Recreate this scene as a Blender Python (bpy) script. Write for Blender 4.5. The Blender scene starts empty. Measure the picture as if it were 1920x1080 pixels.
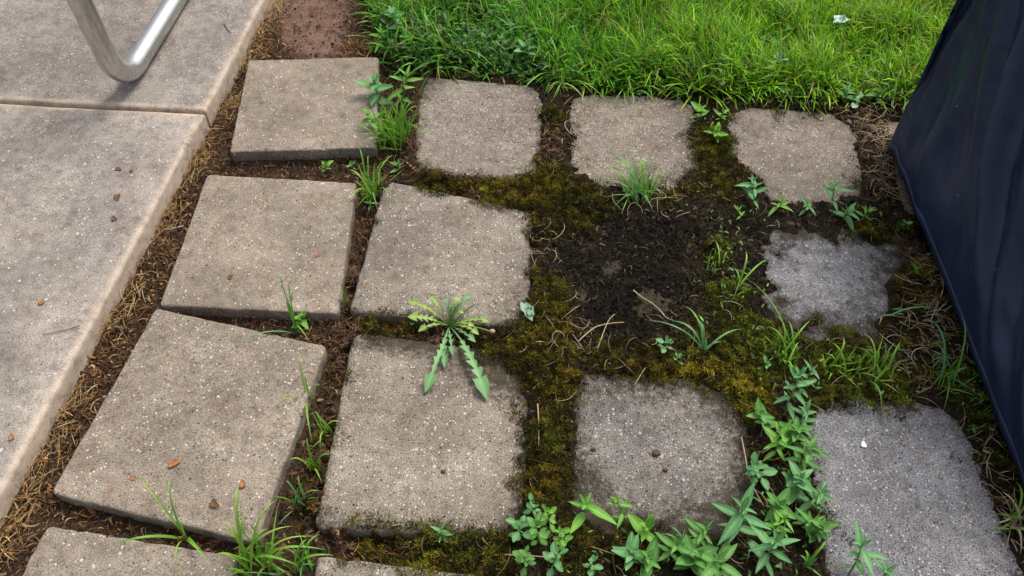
import bpy, math, random
import numpy as np
from mathutils import Vector, Matrix

# ------------------------------------------------------------------ camera, sky, sun, exposure
scn = bpy.context.scene
COL = scn.collection
FPX, PITCH, ROLL, CAMH = 1499.5, math.radians(52.185), math.radians(2.0), 1.4939

cam_d = bpy.data.cameras.new('camera')
cam = bpy.data.objects.new('camera', cam_d)
COL.objects.link(cam)
cam_d.sensor_width = 36.0
cam_d.lens = FPX / 1920 * 36.0
cam_d.clip_start = 0.01
cam_d.clip_end = 400
cam.matrix_world = (Matrix.Translation((0, 0, CAMH)) @ Matrix.Rotation(math.pi / 2 - PITCH, 4, 'X')
                    @ Matrix.Rotation(ROLL, 4, 'Z'))
scn.camera = cam

SUN_EL, SUN_AZ = math.radians(60), math.radians(38)      # azimuth measured from +y towards +x
world = bpy.data.worlds.new('World')
scn.world = world
world.use_nodes = True
nt = world.node_tree
nt.nodes.clear()
wo = nt.nodes.new('ShaderNodeOutputWorld')
bg = nt.nodes.new('ShaderNodeBackground')
sky = nt.nodes.new('ShaderNodeTexSky')
sky.sky_type = 'NISHITA'
sky.sun_disc = False
sky.sun_elevation = SUN_EL
sky.sun_rotation = SUN_AZ
sky.air_density = 1.0
sky.dust_density = 6.0
sky.ozone_density = 1.0
hs = nt.nodes.new('ShaderNodeHueSaturation')
hs.inputs['Saturation'].default_value = 0.45
nt.links.new(sky.outputs[0], hs.inputs['Color'])
nt.links.new(hs.outputs[0], bg.inputs['Color'])
bg.inputs['Strength'].default_value = 0.12
nt.links.new(bg.outputs[0], wo.inputs['Surface'])

sun_d = bpy.data.lights.new('sun', 'SUN')
sun_d.energy = 1.5
sun_d.angle = math.radians(26)
sun_d.color = (1.0, 0.94, 0.85)
sun = bpy.data.objects.new('sun', sun_d)
COL.objects.link(sun)
sdir = Vector((math.sin(SUN_AZ) * math.cos(SUN_EL), math.cos(SUN_AZ) * math.cos(SUN_EL), math.sin(SUN_EL)))
sun.rotation_euler = sdir.to_track_quat('Z', 'Y').to_euler()
sun.location = sdir * 20

scn.view_settings.view_transform = 'Standard'
scn.view_settings.look = 'None'
scn.view_settings.gamma = 1.0
scn.view_settings.use_curve_mapping = False
scn.view_settings.exposure = 0.50

# ------------------------------------------------------------------ helpers
rng = np.random.default_rng(11)
random.seed(4)
CR, SR = math.cos(ROLL), math.sin(ROLL)
CP, SP = math.cos(PITCH), math.sin(PITCH)


def at(u, v, z=0.0):
    """point of the place at height z that the photograph shows at pixel (u, v) of 1920x1080"""
    x, y = u - 960, v - 540
    a, b = (x * CR + y * SR) / FPX, (-x * SR + y * CR) / FPX
    d = np.array([a, CP - b * SP, -SP - b * CP])
    t = (z - CAMH) / d[2]
    return np.array([0, 0, CAMH]) + t * d


def px(x, y, z=0.0):
    zc = y * CP - (z - CAMH) * SP
    yc = -(y * SP + (z - CAMH) * CP)
    a, b = FPX * x / zc, FPX * yc / zc
    return 960 + a * CR - b * SR, 540 + a * SR + b * CR


def hash2(ix, iy, seed):
    h = (ix.astype(np.int64) * 374761393 + iy.astype(np.int64) * 668265263 + seed * 974634777) & 0xFFFFFFFF
    h = ((h ^ (h >> 13)) * 1274126177) & 0xFFFFFFFF
    h = ((h ^ (h >> 16)) * 2246822519) & 0xFFFFFFFF
    return ((h ^ (h >> 15)) & 0xFFFFFF) / float(0xFFFFFF)


def vnoise(x, y, seed=0):
    x = np.asarray(x, float); y = np.asarray(y, float)
    ix, iy = np.floor(x), np.floor(y)
    fx, fy = x - ix, y - iy
    fx = fx * fx * (3 - 2 * fx); fy = fy * fy * (3 - 2 * fy)
    a = hash2(ix, iy, seed); b = hash2(ix + 1, iy, seed)
    c = hash2(ix, iy + 1, seed); d = hash2(ix + 1, iy + 1, seed)
    return (a * (1 - fx) + b * fx) * (1 - fy) + (c * (1 - fx) + d * fx) * fy


def fbm(x, y, freq, seed=0, octv=4, gain=.5):
    """about -1..1"""
    s = 0; amp = 1; tot = 0
    for o in range(octv):
        s = s + amp * (vnoise(x * freq + 17.3 * o, y * freq - 9.1 * o, seed + o) * 2 - 1)
        tot += amp; amp *= gain; freq *= 2.03
    return s / tot * 1.5


def sstep(a, b, x):
    t = np.clip((x - a) / (b - a), 0, 1)
    return t * t * (3 - 2 * t)


def lerp(a, b, t):
    return a + (b - a) * t


def mesh_np(name, verts, faces, cols=None, attrs=None, smooth=True):
    """verts (N,3); faces: list of int arrays (M,k)"""
    me = bpy.data.meshes.new(name)
    verts = np.ascontiguousarray(verts, dtype=np.float32)
    if not isinstance(faces, (list, tuple)):
        faces = [faces]
    faces = [np.asarray(f) for f in faces if len(f)]
    me.vertices.add(len(verts))
    me.vertices.foreach_set('co', verts.ravel())
    li = np.concatenate([f.ravel() for f in faces]).astype(np.int32)
    tot = np.concatenate([np.full(len(f), f.shape[1]) for f in faces]).astype(np.int32)
    st = np.concatenate([[0], np.cumsum(tot)[:-1]]).astype(np.int32)
    me.loops.add(len(li)); me.loops.foreach_set('vertex_index', li)
    me.polygons.add(len(tot))
    me.polygons.foreach_set('loop_start', st)
    me.polygons.foreach_set('loop_total', tot)
    me.polygons.foreach_set('use_smooth', np.full(len(tot), smooth))
    if cols is not None:
        ca = me.color_attributes.new('Col', 'FLOAT_COLOR', 'POINT')
        c = np.ones((len(verts), 4), np.float32); c[:, :3] = cols
        ca.data.foreach_set('color', c.ravel())
    for k, v in (attrs or {}).items():
        a = me.attributes.new(k, 'FLOAT', 'POINT')
        a.data.foreach_set('value', np.ascontiguousarray(v, dtype=np.float32))
    me.update(); me.validate()
    return me


def link(name, data, mat=None, parent=None, **props):
    o = bpy.data.objects.new(name, data)
    COL.objects.link(o)
    if mat is not None and data is not None and not data.materials:
        data.materials.append(mat)
    if parent is not None:
        o.parent = parent
    for k, v in props.items():
        o[k] = v
    return o


def empty(name, loc, label, category, group=None):
    o = bpy.data.objects.new(name, None)
    COL.objects.link(o)
    o.empty_display_size = .02
    o.location = loc
    o['label'] = label; o['category'] = category
    if group:
        o['group'] = group
    return o


# ------------------------------------------------------------------ materials
def new_mat(name):
    m = bpy.data.materials.new(name)
    m.use_nodes = True
    n = m.node_tree
    return m, n, n.nodes['Principled BSDF'], n.links.new


def nd(n, typ, **kw):
    x = n.nodes.new(typ)
    for k, v in kw.items():
        if hasattr(x, k):
            setattr(x, k, v)
        else:
            x.inputs[k.replace('_', ' ')].default_value = v
    return x


def ramp(n, stops):
    r = n.nodes.new('ShaderNodeValToRGB')
    e = r.color_ramp.elements
    while len(e) < len(stops):
        e.new(0.5)
    for i, (p, c) in enumerate(stops):
        e[i].position = p
        e[i].color = (*c, 1) if len(c) == 3 else c
    return r


def mixc(n, L, fac, a, b, mode='MIX'):
    m = n.nodes.new('ShaderNodeMix'); m.data_type = 'RGBA'; m.blend_type = mode
    for sock, val in ((m.inputs[0], fac), (m.inputs[6], a), (m.inputs[7], b)):
        if hasattr(val, 'links'):
            L(val, sock)
        elif isinstance(val, tuple):
            sock.default_value = (*val, 1)
        else:
            sock.default_value = val
    return m.outputs[2]


def math_n(n, L, op, a, b=None, c=None):
    m = n.nodes.new('ShaderNodeMath'); m.operation = op; m.use_clamp = False
    for i, val in enumerate((a, b, c)):
        if val is None:
            continue
        if hasattr(val, 'links'):
            L(val, m.inputs[i])
        else:
            m.inputs[i].default_value = val
    return m.outputs[0]


def concrete(name, base, warm, speck=0.55, coarse=0.5, rust=0.5, bump=0.5, edgecol=None):
    """cast concrete: sandy grain, pale and dark grit, rust flecks, dirt from the 'dirt' attribute"""
    m, n, p, L = new_mat(name)
    tc = nd(n, 'ShaderNodeNewGeometry')
    pos = tc.outputs['Position']
    oi = nd(n, 'ShaderNodeObjectInfo')
    add = nd(n, 'ShaderNodeVectorMath', operation='MULTIPLY_ADD')
    comb = nd(n, 'ShaderNodeCombineXYZ')
    L(oi.outputs['Random'], comb.inputs[0]); L(oi.outputs['Random'], comb.inputs[1])
    L(comb.outputs[0], add.inputs[0]); add.inputs[1].default_value = (37, 91, 0); L(pos, add.inputs[2])
    P = add.outputs[0]

    def noise(scale, detail=3, rough=.55):
        x = nd(n, 'ShaderNodeTexNoise'); x.inputs['Scale'].default_value = scale
        x.inputs['Detail'].default_value = detail; x.inputs['Roughness'].default_value = rough
        L(P, x.inputs['Vector']); return x.outputs[0]

    def vor(scale):
        x = nd(n, 'ShaderNodeTexVoronoi'); x.inputs['Scale'].default_value = scale
        L(P, x.inputs['Vector']); return x
    big = noise(5, 4)
    mid = noise(38, 5, .65)
    fine = noise(330, 3, .7)
    r0 = ramp(n, [(.36, tuple(c * .82 for c in base)), (.5, base), (.64, tuple(c * 1.12 for c in warm))])
    L(big, r0.inputs[0])
    r1 = ramp(n, [(.34, (.66, .64, .61)), (.5, (.98, .98, .98)), (.66, (1.2, 1.19, 1.18))])
    L(mid, r1.inputs[0])
    stn = nd(n, 'ShaderNodeMapRange'); L(noise(13, 6, .7), stn.inputs[0]); stn.inputs[1].default_value = .50; stn.inputs[2].default_value = .68
    st_c = mixc(n, L, math_n(n, L, 'MULTIPLY', stn.outputs[0], .42), r0.outputs[0], tuple(q * f_ for q, f_ in zip(base, (.62, .54, .45))))
    tint = ramp(n, [(0, (.80, .79, .78)), (.5, (.90, .885, .87)), (1, (.97, .94, .91))])
    L(oi.outputs['Random'], tint.inputs[0])
    c = mixc(n, L, 1.0, st_c, tint.outputs[0], 'MULTIPLY')
    c = mixc(n, L, .75, c, r1.outputs[0], 'MULTIPLY')
    r2 = ramp(n, [(.33, (.34, .33, .31)), (.5, (1, 1, 1)), (.66, (1.75, 1.74, 1.72))])
    L(fine, r2.inputs[0])
    c = mixc(n, L, .5 + .5 * coarse, c, r2.outputs[0], 'MULTIPLY')
    # grit: random cells become pale or dark stones
    at_w = nd(n, 'ShaderNodeAttribute'); at_w.attribute_name = 'wear'
    v1 = vor(170)
    sep = nd(n, 'ShaderNodeSeparateColor'); L(v1.outputs['Color'], sep.inputs[0])
    inn = math_n(n, L, 'LESS_THAN', v1.outputs['Distance'], .34)
    thr = math_n(n, L, 'SUBTRACT', .960 - .05 * speck, math_n(n, L, 'MULTIPLY', at_w.outputs['Fac'], .10))
    w = math_n(n, L, 'MULTIPLY', inn, math_n(n, L, 'GREATER_THAN', sep.outputs[0], thr))
    c = mixc(n, L, math_n(n, L, 'MULTIPLY', w, .8), c, (.68, .66, .62))
    d = math_n(n, L, 'MULTIPLY', inn, math_n(n, L, 'GREATER_THAN', sep.outputs[1], thr))
    c = mixc(n, L, math_n(n, L, 'MULTIPLY', d, .8), c, (.05, .045, .04))
    v2 = vor(75)
    sep2 = nd(n, 'ShaderNodeSeparateColor'); L(v2.outputs['Color'], sep2.inputs[0])
    inn2 = math_n(n, L, 'LESS_THAN', v2.outputs['Distance'], .25)
    w2 = math_n(n, L, 'MULTIPLY', inn2, math_n(n, L, 'GREATER_THAN', sep2.outputs[0], .975 - .02 * speck))
    c = mixc(n, L, math_n(n, L, 'MULTIPLY', w2, .75), c, (.6, .58, .54))
    rr = math_n(n, L, 'MULTIPLY', math_n(n, L, 'LESS_THAN', v2.outputs['Distance'], .32),
                math_n(n, L, 'GREATER_THAN', sep2.outputs[1], 1 - .03 * rust))
    c = mixc(n, L, math_n(n, L, 'MULTIPLY', rr, .7), c, (.30, .115, .035))
    p2 = math_n(n, L, 'MULTIPLY', math_n(n, L, 'LESS_THAN', v2.outputs['Distance'], .18),
                math_n(n, L, 'GREATER_THAN', sep2.outputs[2], .975))
    c = mixc(n, L, math_n(n, L, 'MULTIPLY', p2, .85), c, (.03, .025, .02))
    if edgecol:
        ae = nd(n, 'ShaderNodeAttribute'); ae.attribute_name = 'edge'
        em = math_n(n, L, 'MULTIPLY', ae.outputs['Fac'], .8)
        ec = mixc(n, L, .75, edgecol, r1.outputs[0], 'MULTIPLY')
        c = mixc(n, L, em, c, ec)
    if edgecol:                                   # dark scuffs and stains on the patio
        sc1 = noise(11, 3, .6); sc2 = noise(95, 4, .75)
        mr_ = nd(n, 'ShaderNodeMapRange'); L(math_n(n, L, 'ADD', math_n(n, L, 'MULTIPLY', sc1, .55), math_n(n, L, 'MULTIPLY', sc2, .55)), mr_.inputs[0])
        mr_.inputs[1].default_value = .60; mr_.inputs[2].default_value = .72
        c = mixc(n, L, math_n(n, L, 'MULTIPLY', mr_.outputs[0], .55), c, (.10, .085, .085))
    # dirt and algae creeping in from the edges
    ad = nd(n, 'ShaderNodeAttribute'); ad.attribute_name = 'dirt'
    dn = noise(48, 8, .82)
    df = math_n(n, L, 'ADD', ad.outputs['Fac'], math_n(n, L, 'MULTIPLY', math_n(n, L, 'SUBTRACT', dn, .5), 2.3))
    dr = nd(n, 'ShaderNodeMapRange'); dr.interpolation_type = 'SMOOTHSTEP'
    L(df, dr.inputs[0]); dr.inputs[1].default_value = .30; dr.inputs[2].default_value = .90
    dcol = mixc(n, L, noise(25, 2), (.050, .036, .020), (.026, .024, .012))
    c = mixc(n, L, math_n(n, L, 'MULTIPLY', dr.outputs[0], .9), c, dcol)
    L(c, p.inputs['Base Color'])
    p.inputs['Roughness'].default_value = .9
    p.inputs['Specular IOR Level'].default_value = .25
    hsum = math_n(n, L, 'ADD', fine, math_n(n, L, 'MULTIPLY', mid, .9))
    hsum = math_n(n, L, 'SUBTRACT', hsum, math_n(n, L, 'MULTIPLY', math_n(n, L, 'ADD', d, p2), .8))
    hsum = math_n(n, L, 'ADD', hsum, math_n(n, L, 'MULTIPLY', w, .35))
    b = nd(n, 'ShaderNodeBump'); b.inputs['Strength'].default_value = bump; b.inputs['Distance'].default_value = .003
    L(hsum, b.inputs['Height']); L(b.outputs[0], p.inputs['Normal'])
    return m


M_PAVER = concrete('paver_concrete', (.266, .229, .189), (.288, .250, .208), .45, .55, .9, .7)
M_WORN = concrete('worn_paver_concrete', (.270, .236, .203), (.290, .258, .225), 1.0, 1.0, .25, 1.3)
M_MID = concrete('greyish_paver_concrete', (.272, .238, .200), (.296, .262, .222), .6, .75, .5, .9)
M_GREY = concrete('grey_pebbly_concrete', (.262, .246, .232), (.285, .268, .252), 2.0, 1.0, .2, 1.5)
M_BLUE = concrete('bluish_paver_concrete', (.262, .268, .296), (.290, .294, .318), .9, 1.0, .1, 1.3)
M_PATIO = concrete('patio_concrete', (.302, .275, .253), (.322, .293, .267), .0, .5, .25, .5, edgecol=(.60, .48, .375))


def vcol_mat(name, rough=.8, transl=0.0, bumpscale=None, bump=.5, var=.0, spec=.3):
    m, n, p, L = new_mat(name)
    a = nd(n, 'ShaderNodeAttribute'); a.attribute_name = 'Col'
    c = a.outputs['Color']
    if bumpscale:
        g = nd(n, 'ShaderNodeNewGeometry')
        x = nd(n, 'ShaderNodeTexNoise'); x.inputs['Scale'].default_value = bumpscale
        x.inputs['Detail'].default_value = 5; x.inputs['Roughness'].default_value = .7
        L(g.outputs['Position'], x.inputs['Vector'])
        r = ramp(n, [(.3, (1 - var,) * 3), (.7, (1 + var,) * 3)]); L(x.outputs[0], r.inputs[0])
        c = mixc(n, L, 1.0, c, r.outputs[0], 'MULTIPLY')
        b = nd(n, 'ShaderNodeBump'); b.inputs['Strength'].default_value = bump; b.inputs['Distance'].default_value = .006
        L(x.outputs[0], b.inputs['Height']); L(b.outputs[0], p.inputs['Normal'])
    L(c, p.inputs['Base Color'])
    p.inputs['Roughness'].default_value = rough
    p.inputs['Specular IOR Level'].default_value = spec
    if transl:
        t = nd(n, 'ShaderNodeBsdfTranslucent')
        L(c, t.inputs['Color'])
        mx = nd(n, 'ShaderNodeMixShader'); mx.inputs[0].default_value = transl
        out = n.nodes['Material Output']
        L(p.outputs[0], mx.inputs[1]); L(t.outputs[0], mx.inputs[2]); L(mx.outputs[0], out.inputs[0])
    return m


def leaf_mat(name, c0, c1, rough=.55, transl=.28, veins=True):
    c0 = tuple(q * 1.12 for q in c0); c1 = tuple(q * 1.12 for q in c1)
    """leaf: colour varies from leaf to leaf and along veins"""
    m, n, p, L = new_mat(name)
    oi = nd(n, 'ShaderNodeObjectInfo')
    g = nd(n, 'ShaderNodeTexCoord')
    x = nd(n, 'ShaderNodeTexNoise'); x.inputs['Scale'].default_value = 9; x.inputs['Detail'].default_value = 3
    L(g.outputs['Object'], x.inputs['Vector'])
    f = math_n(n, L, 'ADD', math_n(n, L, 'MULTIPLY', oi.outputs['Random'], .75),
               math_n(n, L, 'MULTIPLY', x.outputs[0], .4))
    c = mixc(n, L, f, c0, c1)
    bl = nd(n, 'ShaderNodeTexNoise'); bl.inputs['Scale'].default_value = 2.6; bl.inputs['Detail'].default_value = 5
    bv = nd(n, 'ShaderNodeVectorMath', operation='ADD'); L(g.outputs['Object'], bv.inputs[0]); L(oi.outputs['Location'], bv.inputs[1])
    bs = nd(n, 'ShaderNodeVectorMath', operation='SCALE'); L(oi.outputs['Location'], bs.inputs[0]); bs.inputs['Scale'].default_value = 300
    L(bs.outputs[0], bv.inputs[1]); L(bv.outputs[0], bl.inputs['Vector'])
    bm = nd(n, 'ShaderNodeMapRange'); L(bl.outputs[0], bm.inputs[0]); bm.inputs[1].default_value = .60; bm.inputs[2].default_value = .72
    c = mixc(n, L, math_n(n, L, 'MULTIPLY', bm.outputs[0], .55), c, (.30, .30, .06))
    if veins:
        sx = nd(n, 'ShaderNodeSeparateXYZ'); L(g.outputs['Object'], sx.inputs[0])
        vt = math_n(n, L, 'MULTIPLY', math_n(n, L, 'SUBTRACT', sx.outputs[0], math_n(n, L, 'MULTIPLY', math_n(n, L, 'ABSOLUTE', sx.outputs[1]), 1.1)), 8.0)
        vf = math_n(n, L, 'ABSOLUTE', math_n(n, L, 'SUBTRACT', math_n(n, L, 'FRACT', vt), .5))
        vr = nd(n, 'ShaderNodeMapRange'); L(vf, vr.inputs[0]); vr.inputs[1].default_value = .0; vr.inputs[2].default_value = .16
        vr.inputs[3].default_value = 1; vr.inputs[4].default_value = 0
        c = mixc(n, L, math_n(n, L, 'MULTIPLY', vr.outputs[0], .13), c, tuple(q * .6 for q in c0))
        bp_ = nd(n, 'ShaderNodeBump'); bp_.inputs['Strength'].default_value = .3; bp_.inputs['Distance'].default_value = .02; bp_.invert = True
        L(vr.outputs[0], bp_.inputs['Height']); L(bp_.outputs[0], p.inputs['Normal'])
    a = nd(n, 'ShaderNodeAttribute'); a.attribute_name = 'rib'
    c = mixc(n, L, math_n(n, L, 'MULTIPLY', a.outputs['Fac'], .45), c, tuple(min(1, q * 1.5 + .03) for q in c1))
    L(c, p.inputs['Base Color'])
    p.inputs['Roughness'].default_value = rough
    p.inputs['Specular IOR Level'].default_value = .4
    t = nd(n, 'ShaderNodeBsdfTranslucent'); L(c, t.inputs['Color'])
    mx = nd(n, 'ShaderNodeMixShader'); mx.inputs[0].default_value = transl
    L(p.outputs[0], mx.inputs[1]); L(t.outputs[0], mx.inputs[2])
    L(mx.outputs[0], n.nodes['Material Output'].inputs[0])
    return m


def plain_mat(name, col, rough=.7, metal=0, noise=None, amt=.25):
    m, n, p, L = new_mat(name)
    g = nd(n, 'ShaderNodeNewGeometry')
    x = nd(n, 'ShaderNodeTexNoise'); x.inputs['Scale'].default_value = noise or 120
    x.inputs['Detail'].default_value = 4
    L(g.outputs['Position'], x.inputs['Vector'])
    r = ramp(n, [(.3, tuple(c * (1 - amt) for c in col)), (.7, tuple(min(1, c * (1 + amt)) for c in col))])
    L(x.outputs[0], r.inputs[0]); L(r.outputs[0], p.inputs['Base Color'])
    p.inputs['Roughness'].default_value = rough
    p.inputs['Metallic'].default_value = metal
    return m


M_SOIL = vcol_mat('soil', .95, 0, 140, .9, .45, .15)
M_GRASS = vcol_mat('grass_blades', .42, .32, spec=.4)
M_MOSS = vcol_mat('moss', .8, .15, spec=.1)
M_LITTER = vcol_mat('dry_litter', .75, .08, spec=.2)
M_CRUMB = vcol_mat('soil_crumb', .95, spec=.1)

# ------------------------------------------------------------------ layout of the paving
# four top corners of every stone, height of the top, how far dirt creeps over the rim, wear, material, label
STONES = [
    dict(q=[(466, 112), (710, 106), (705, 276), (430, 285)], z=.006, creep=-.01, w=.010, wear=.05, m=M_PAVER,
         label='clean square paving stone of the far row next to the patio, its front edge exposed'),
    dict(q=[(388, 326), (668, 342), (633, 588), (298, 572)], z=0, creep=-.01, w=.010, wear=.05, m=M_PAVER,
         label='clean square paving stone in the middle of the column beside the patio edge'),
    dict(q=[(292, 577), (612, 648), (480, 1019), (94, 925)], z=.002, creep=-.01, w=.010, wear=.08, m=M_PAVER,
         label='large clean tilted paving stone with brown leaf bits, near the patio edge'),
    dict(q=[(90, 985), (442, 1042), (340, 1420), (-110, 1330)], z=-.004, creep=-.006, w=.012, wear=.12, m=M_PAVER,
         label='paving stone cut off by the bottom left corner of the picture'),
    dict(q=[(786, 140), (1024, 160), (1012, 345), (772, 322)], z=0, creep=.010, w=.020, wear=.6, m=M_WORN,
         label='worn brownish paving stone of the far row behind the bright grass tuft'),
    dict(q=[(722, 336), (1000, 396), (992, 618), (654, 583)], z=0, creep=.001, w=.014, wear=.45, m=M_MID,
         label='paving stone right behind the dandelion, second from the patio'),
    dict(q=[(662, 618), (1000, 668), (982, 1006), (588, 990)], z=0, creep=.002, w=.016, wear=.55, m=M_MID,
         label='paving stone in front of the dandelion with two toothed leaves lying on it'),
    dict(q=[(596, 1042), (970, 1085), (965, 1420), (540, 1380)], z=-.006, creep=0, w=.014, wear=.4, m=M_MID,
         label='paving stone showing only a sliver at the bottom edge below the mossy joint'),
    dict(q=[(1066, 172), (1304, 180), (1322, 362), (1072, 352)], z=-.002, creep=.013, w=.022, wear=.6, m=M_WORN,
         label='brownish paving stone below the lawn with a grass tuft growing at its front'),
    dict(q=[(1360, 196), (1602, 212), (1628, 398), (1372, 372)], z=0, creep=.012, w=.022, wear=.5, m=M_WORN,
         label='smooth paving stone at the end of the far row, one corner buried'),
    dict(q=[(1662, 226), (1900, 240), (1950, 430), (1694, 404)], z=-.002, creep=0, w=.015, wear=.3, m=M_WORN,
         label='paving stone mostly hidden under the dark cover'),
    dict(q=[(1030, 398), (1335, 408), (1372, 632), (1032, 612)], z=-.014, creep=.03, w=.03, wear=.9, m=M_WORN,
         label='sunken paving stone nearly buried under black soil and moss'),
    dict(q=[(1412, 402), (1700, 424), (1752, 652), (1424, 644)], z=.003, creep=.040, w=.040, wear=1.0, m=M_BLUE,
         label='rounded worn paving stone half swallowed by soil near the dark cover'),
    dict(q=[(1076, 686), (1396, 712), (1432, 1026), (1066, 1016)], z=0, creep=.009, w=.026, wear=.85, m=M_GREY,
         label='rough pebbly paving stone with a small brown clod in the middle'),
    dict(q=[(1494, 734), (1796, 752), (1944, 1130), (1560, 1150)], z=.002, creep=.012, w=.024, wear=.7, m=M_BLUE,
         label='bluish grey paving stone with a small white chip, bottom right'),
]
for s in STONES:
    s['Q'] = np.array([at(u, v, s['z']) for u, v in s['q']])
    P = s['Q'][:, :2]
    c = P.mean(0)
    s['c'] = c
    E = []
    for i in range(4):
        a, b = P[i], P[(i + 1) % 4]
        nrm = np.array([-(b - a)[1], (b - a)[0]]); nrm /= np.linalg.norm(nrm)
        if (c - a) @ nrm < 0:
            nrm = -nrm
        E.append((a, nrm))
    s['E'] = E


def stone_in(s, x, y, k=0.0):
    """distance inside the stone's outline (negative outside); k rounds the corners"""
    d = [(x - a[0]) * n_[0] + (y - a[1]) * n_[1] for a, n_ in s['E']]
    if k <= 0:
        return np.minimum(np.minimum(d[0], d[1]), np.minimum(d[2], d[3]))
    e = sum(np.exp(-np.clip(q, -1, 1) / k) for q in d)
    return -k * np.log(e)


PT = .035                                    # patio top
e0, e1 = at(498, 0, PT), at(0, 925, PT)
EK = (e0[0] - e1[0]) / (e0[1] - e1[1])
EX0 = e0[0] - EK * e0[1]


def patio_d(x, y):                           # distance to the right of the patio edge
    return (x - (EX0 + EK * y)) / math.sqrt(1 + EK * EK)


LAWN = np.array([at(u, v, .0)[:2] for u, v in
                 [(640, -60), (668, 20), (700, 75), (735, 128), (800, 138), (900, 142), (1000, 152), (1060, 168), (1150, 176), (1300, 180),
                  (1420, 190), (1560, 198), (1700, 200), (1900, 205)]])


def lawn_in(x, y):
    """distance behind the lawn edge"""
    xs = np.concatenate([[-.56, -.52], LAWN[2:, 0], [3.0]])
    ys = np.concatenate([[6.0, 2.50], LAWN[2:, 1], [LAWN[-1, 1]]])
    return y - np.interp(x, xs, ys) + .012 * fbm(x, y, 14, 5, 3)


def blobs(x, y, lst):
    s = 0
    for u, v, r, wgt in lst:
        c = at(u, v, 0)
        s = s + wgt * np.exp(-((x - c[0]) ** 2 + (y - c[1]) ** 2) / (r * r))
    return s


DARK = [(1180, 430, .07, 1.0), (1270, 440, .07, 1.0), (1080, 480, .06, .9), (1130, 600, .07, .8), (1190, 610, .06, .8),
        (1420, 430, .05, 1.0), (1400, 500, .05, .8), (1420, 570, .05, .6), (1200, 520, .10, .8), (1130, 540, .07, .5), (1260, 540, .07, .5), (1740, 450, .05, .8)]  # black soil; last spot paints the shade in the gap under the cover hem
MOSS = [(820, 350, .05, 1), (920, 362, .06, 1), (980, 375, .06, 1), (1030, 220, .04, .5), (1020, 330, .05, 1), (1050, 360, .06, 1),
        (1010, 440, .04, .9), (1040, 560, .07, 1), (1000, 640, .08, 1), (920, 660, .05, 1.1), (1030, 720, .06, 1.1), (1030, 820, .05, 1),
        (1020, 900, .06, 1), (1100, 400, .08, .8), (1350, 470, .06, 1), (1360, 560, .08, 1), (1340, 650, .07, 1), (1290, 715, .05, 1.6),
        (1350, 735, .05, 1.5), (1390, 740, .05, 1.3), (1180, 660, .08, 1), (1440, 660, .08, .9), (1600, 700, .08, .7),
        (1600, 765, .06, 1), (1640, 765, .04, .9), (1330, 260, .05, 1.1), (1340, 290, .05, 1), (1350, 350, .06, .7), (700, 600, .04, .7),
        (760, 610, .05, .9), (700, 1020, .05, .8), (780, 1040, .06, 1), (870, 1030, .06, 1), (920, 1060, .06, .9), (1640, 440, .07, .6),
        (1720, 540, .08, .7), (1800, 720, .06, .6), (1830, 800, .05, .7), (1620, 640, .09, .5), (1070, 1040, .06, .6), (1220, 1050, .08, .5),
        (1170, 600, .05, .6), (1250, 380, .06, .4), (1600, 330, .04, .3), (1880, 900, .05, .5), (640, 700, .03, .55), (605, 790, .03, .75), (585, 870, .03, .7), (560, 960, .04, .6), (650, 540, .03, .4), (690, 400, .03, .4), (50, 950, .03, .35), (270, 490, .025, .4)]
CLAY = [(575, 40, .13, 1.2), (600, 85, .09, .9), (540, 5, .12, .9), (620, -30, .12, 1.0), (1700, 470, .05, .7), (1890, 890, .05, .5)]


def moss_w(x, y):
    m = blobs(x, y, MOSS) - .75 * blobs(x, y, DARK)
    return m + .50 * fbm(x, y, 20, 31, 4) + .16 * sstep(-.05, .1, x) - .08


BURY = [(1385, 350, .07, .07), (1400, 330, .04, .03), (1008, 335, .05, .030), (1070, 345, .05, .035), (1315, 350, .06, .045), (1410, 1010, .06, .010), (1080, 1010, .05, .03), (1795, 765, .05, .012),
        (1505, 745, .05, .02), (992, 610, .05, .03), (985, 690, .06, .040), (1020, 165, .03, .018), (790, 318, .04, .022), (1600, 225, .05, .03), (1610, 390, .05, .02), (1440, 630, .06, .03), (1720, 620, .08, .05),
        (1690, 440, .06, .03), (980, 1000, .04, .02), (1390, 720, .05, .014), (1250, 350, .05, .015), (1650, 768, .05, .012)]


_memo = {}


def creep_fields(x, y):
    key = (np.shape(x), float(np.ravel(x)[0]), float(np.ravel(y)[-1]), float(np.sum(x)), float(np.sum(y)))
    if _memo.get('k') != key:
        _memo.update(k=key, b=blobs(x, y, BURY), n1=fbm(x, y, 20, 60, 3), n2=fbm(x, y, 60, 64, 2), n3=fbm(x, y, 26, 60, 3))
    return _memo['b'], _memo['n1'], _memo['n2'], _memo['n3']


def stone_creep(s, x, y):
    """how far soil and moss reach over the rim of the stone, here"""
    c_ = s['creep']
    if c_ <= 0:
        if c_ <= -.008:
            return c_ + 0 * x
        b_, _, _, n3_ = creep_fields(x, y)
        return c_ + b_ * (1 + .9 * n3_)
    b_, n1_, n2_, _ = creep_fields(x, y)
    return (c_ + b_) * (1 + 1.0 * n1_) + .006 * n2_


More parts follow.
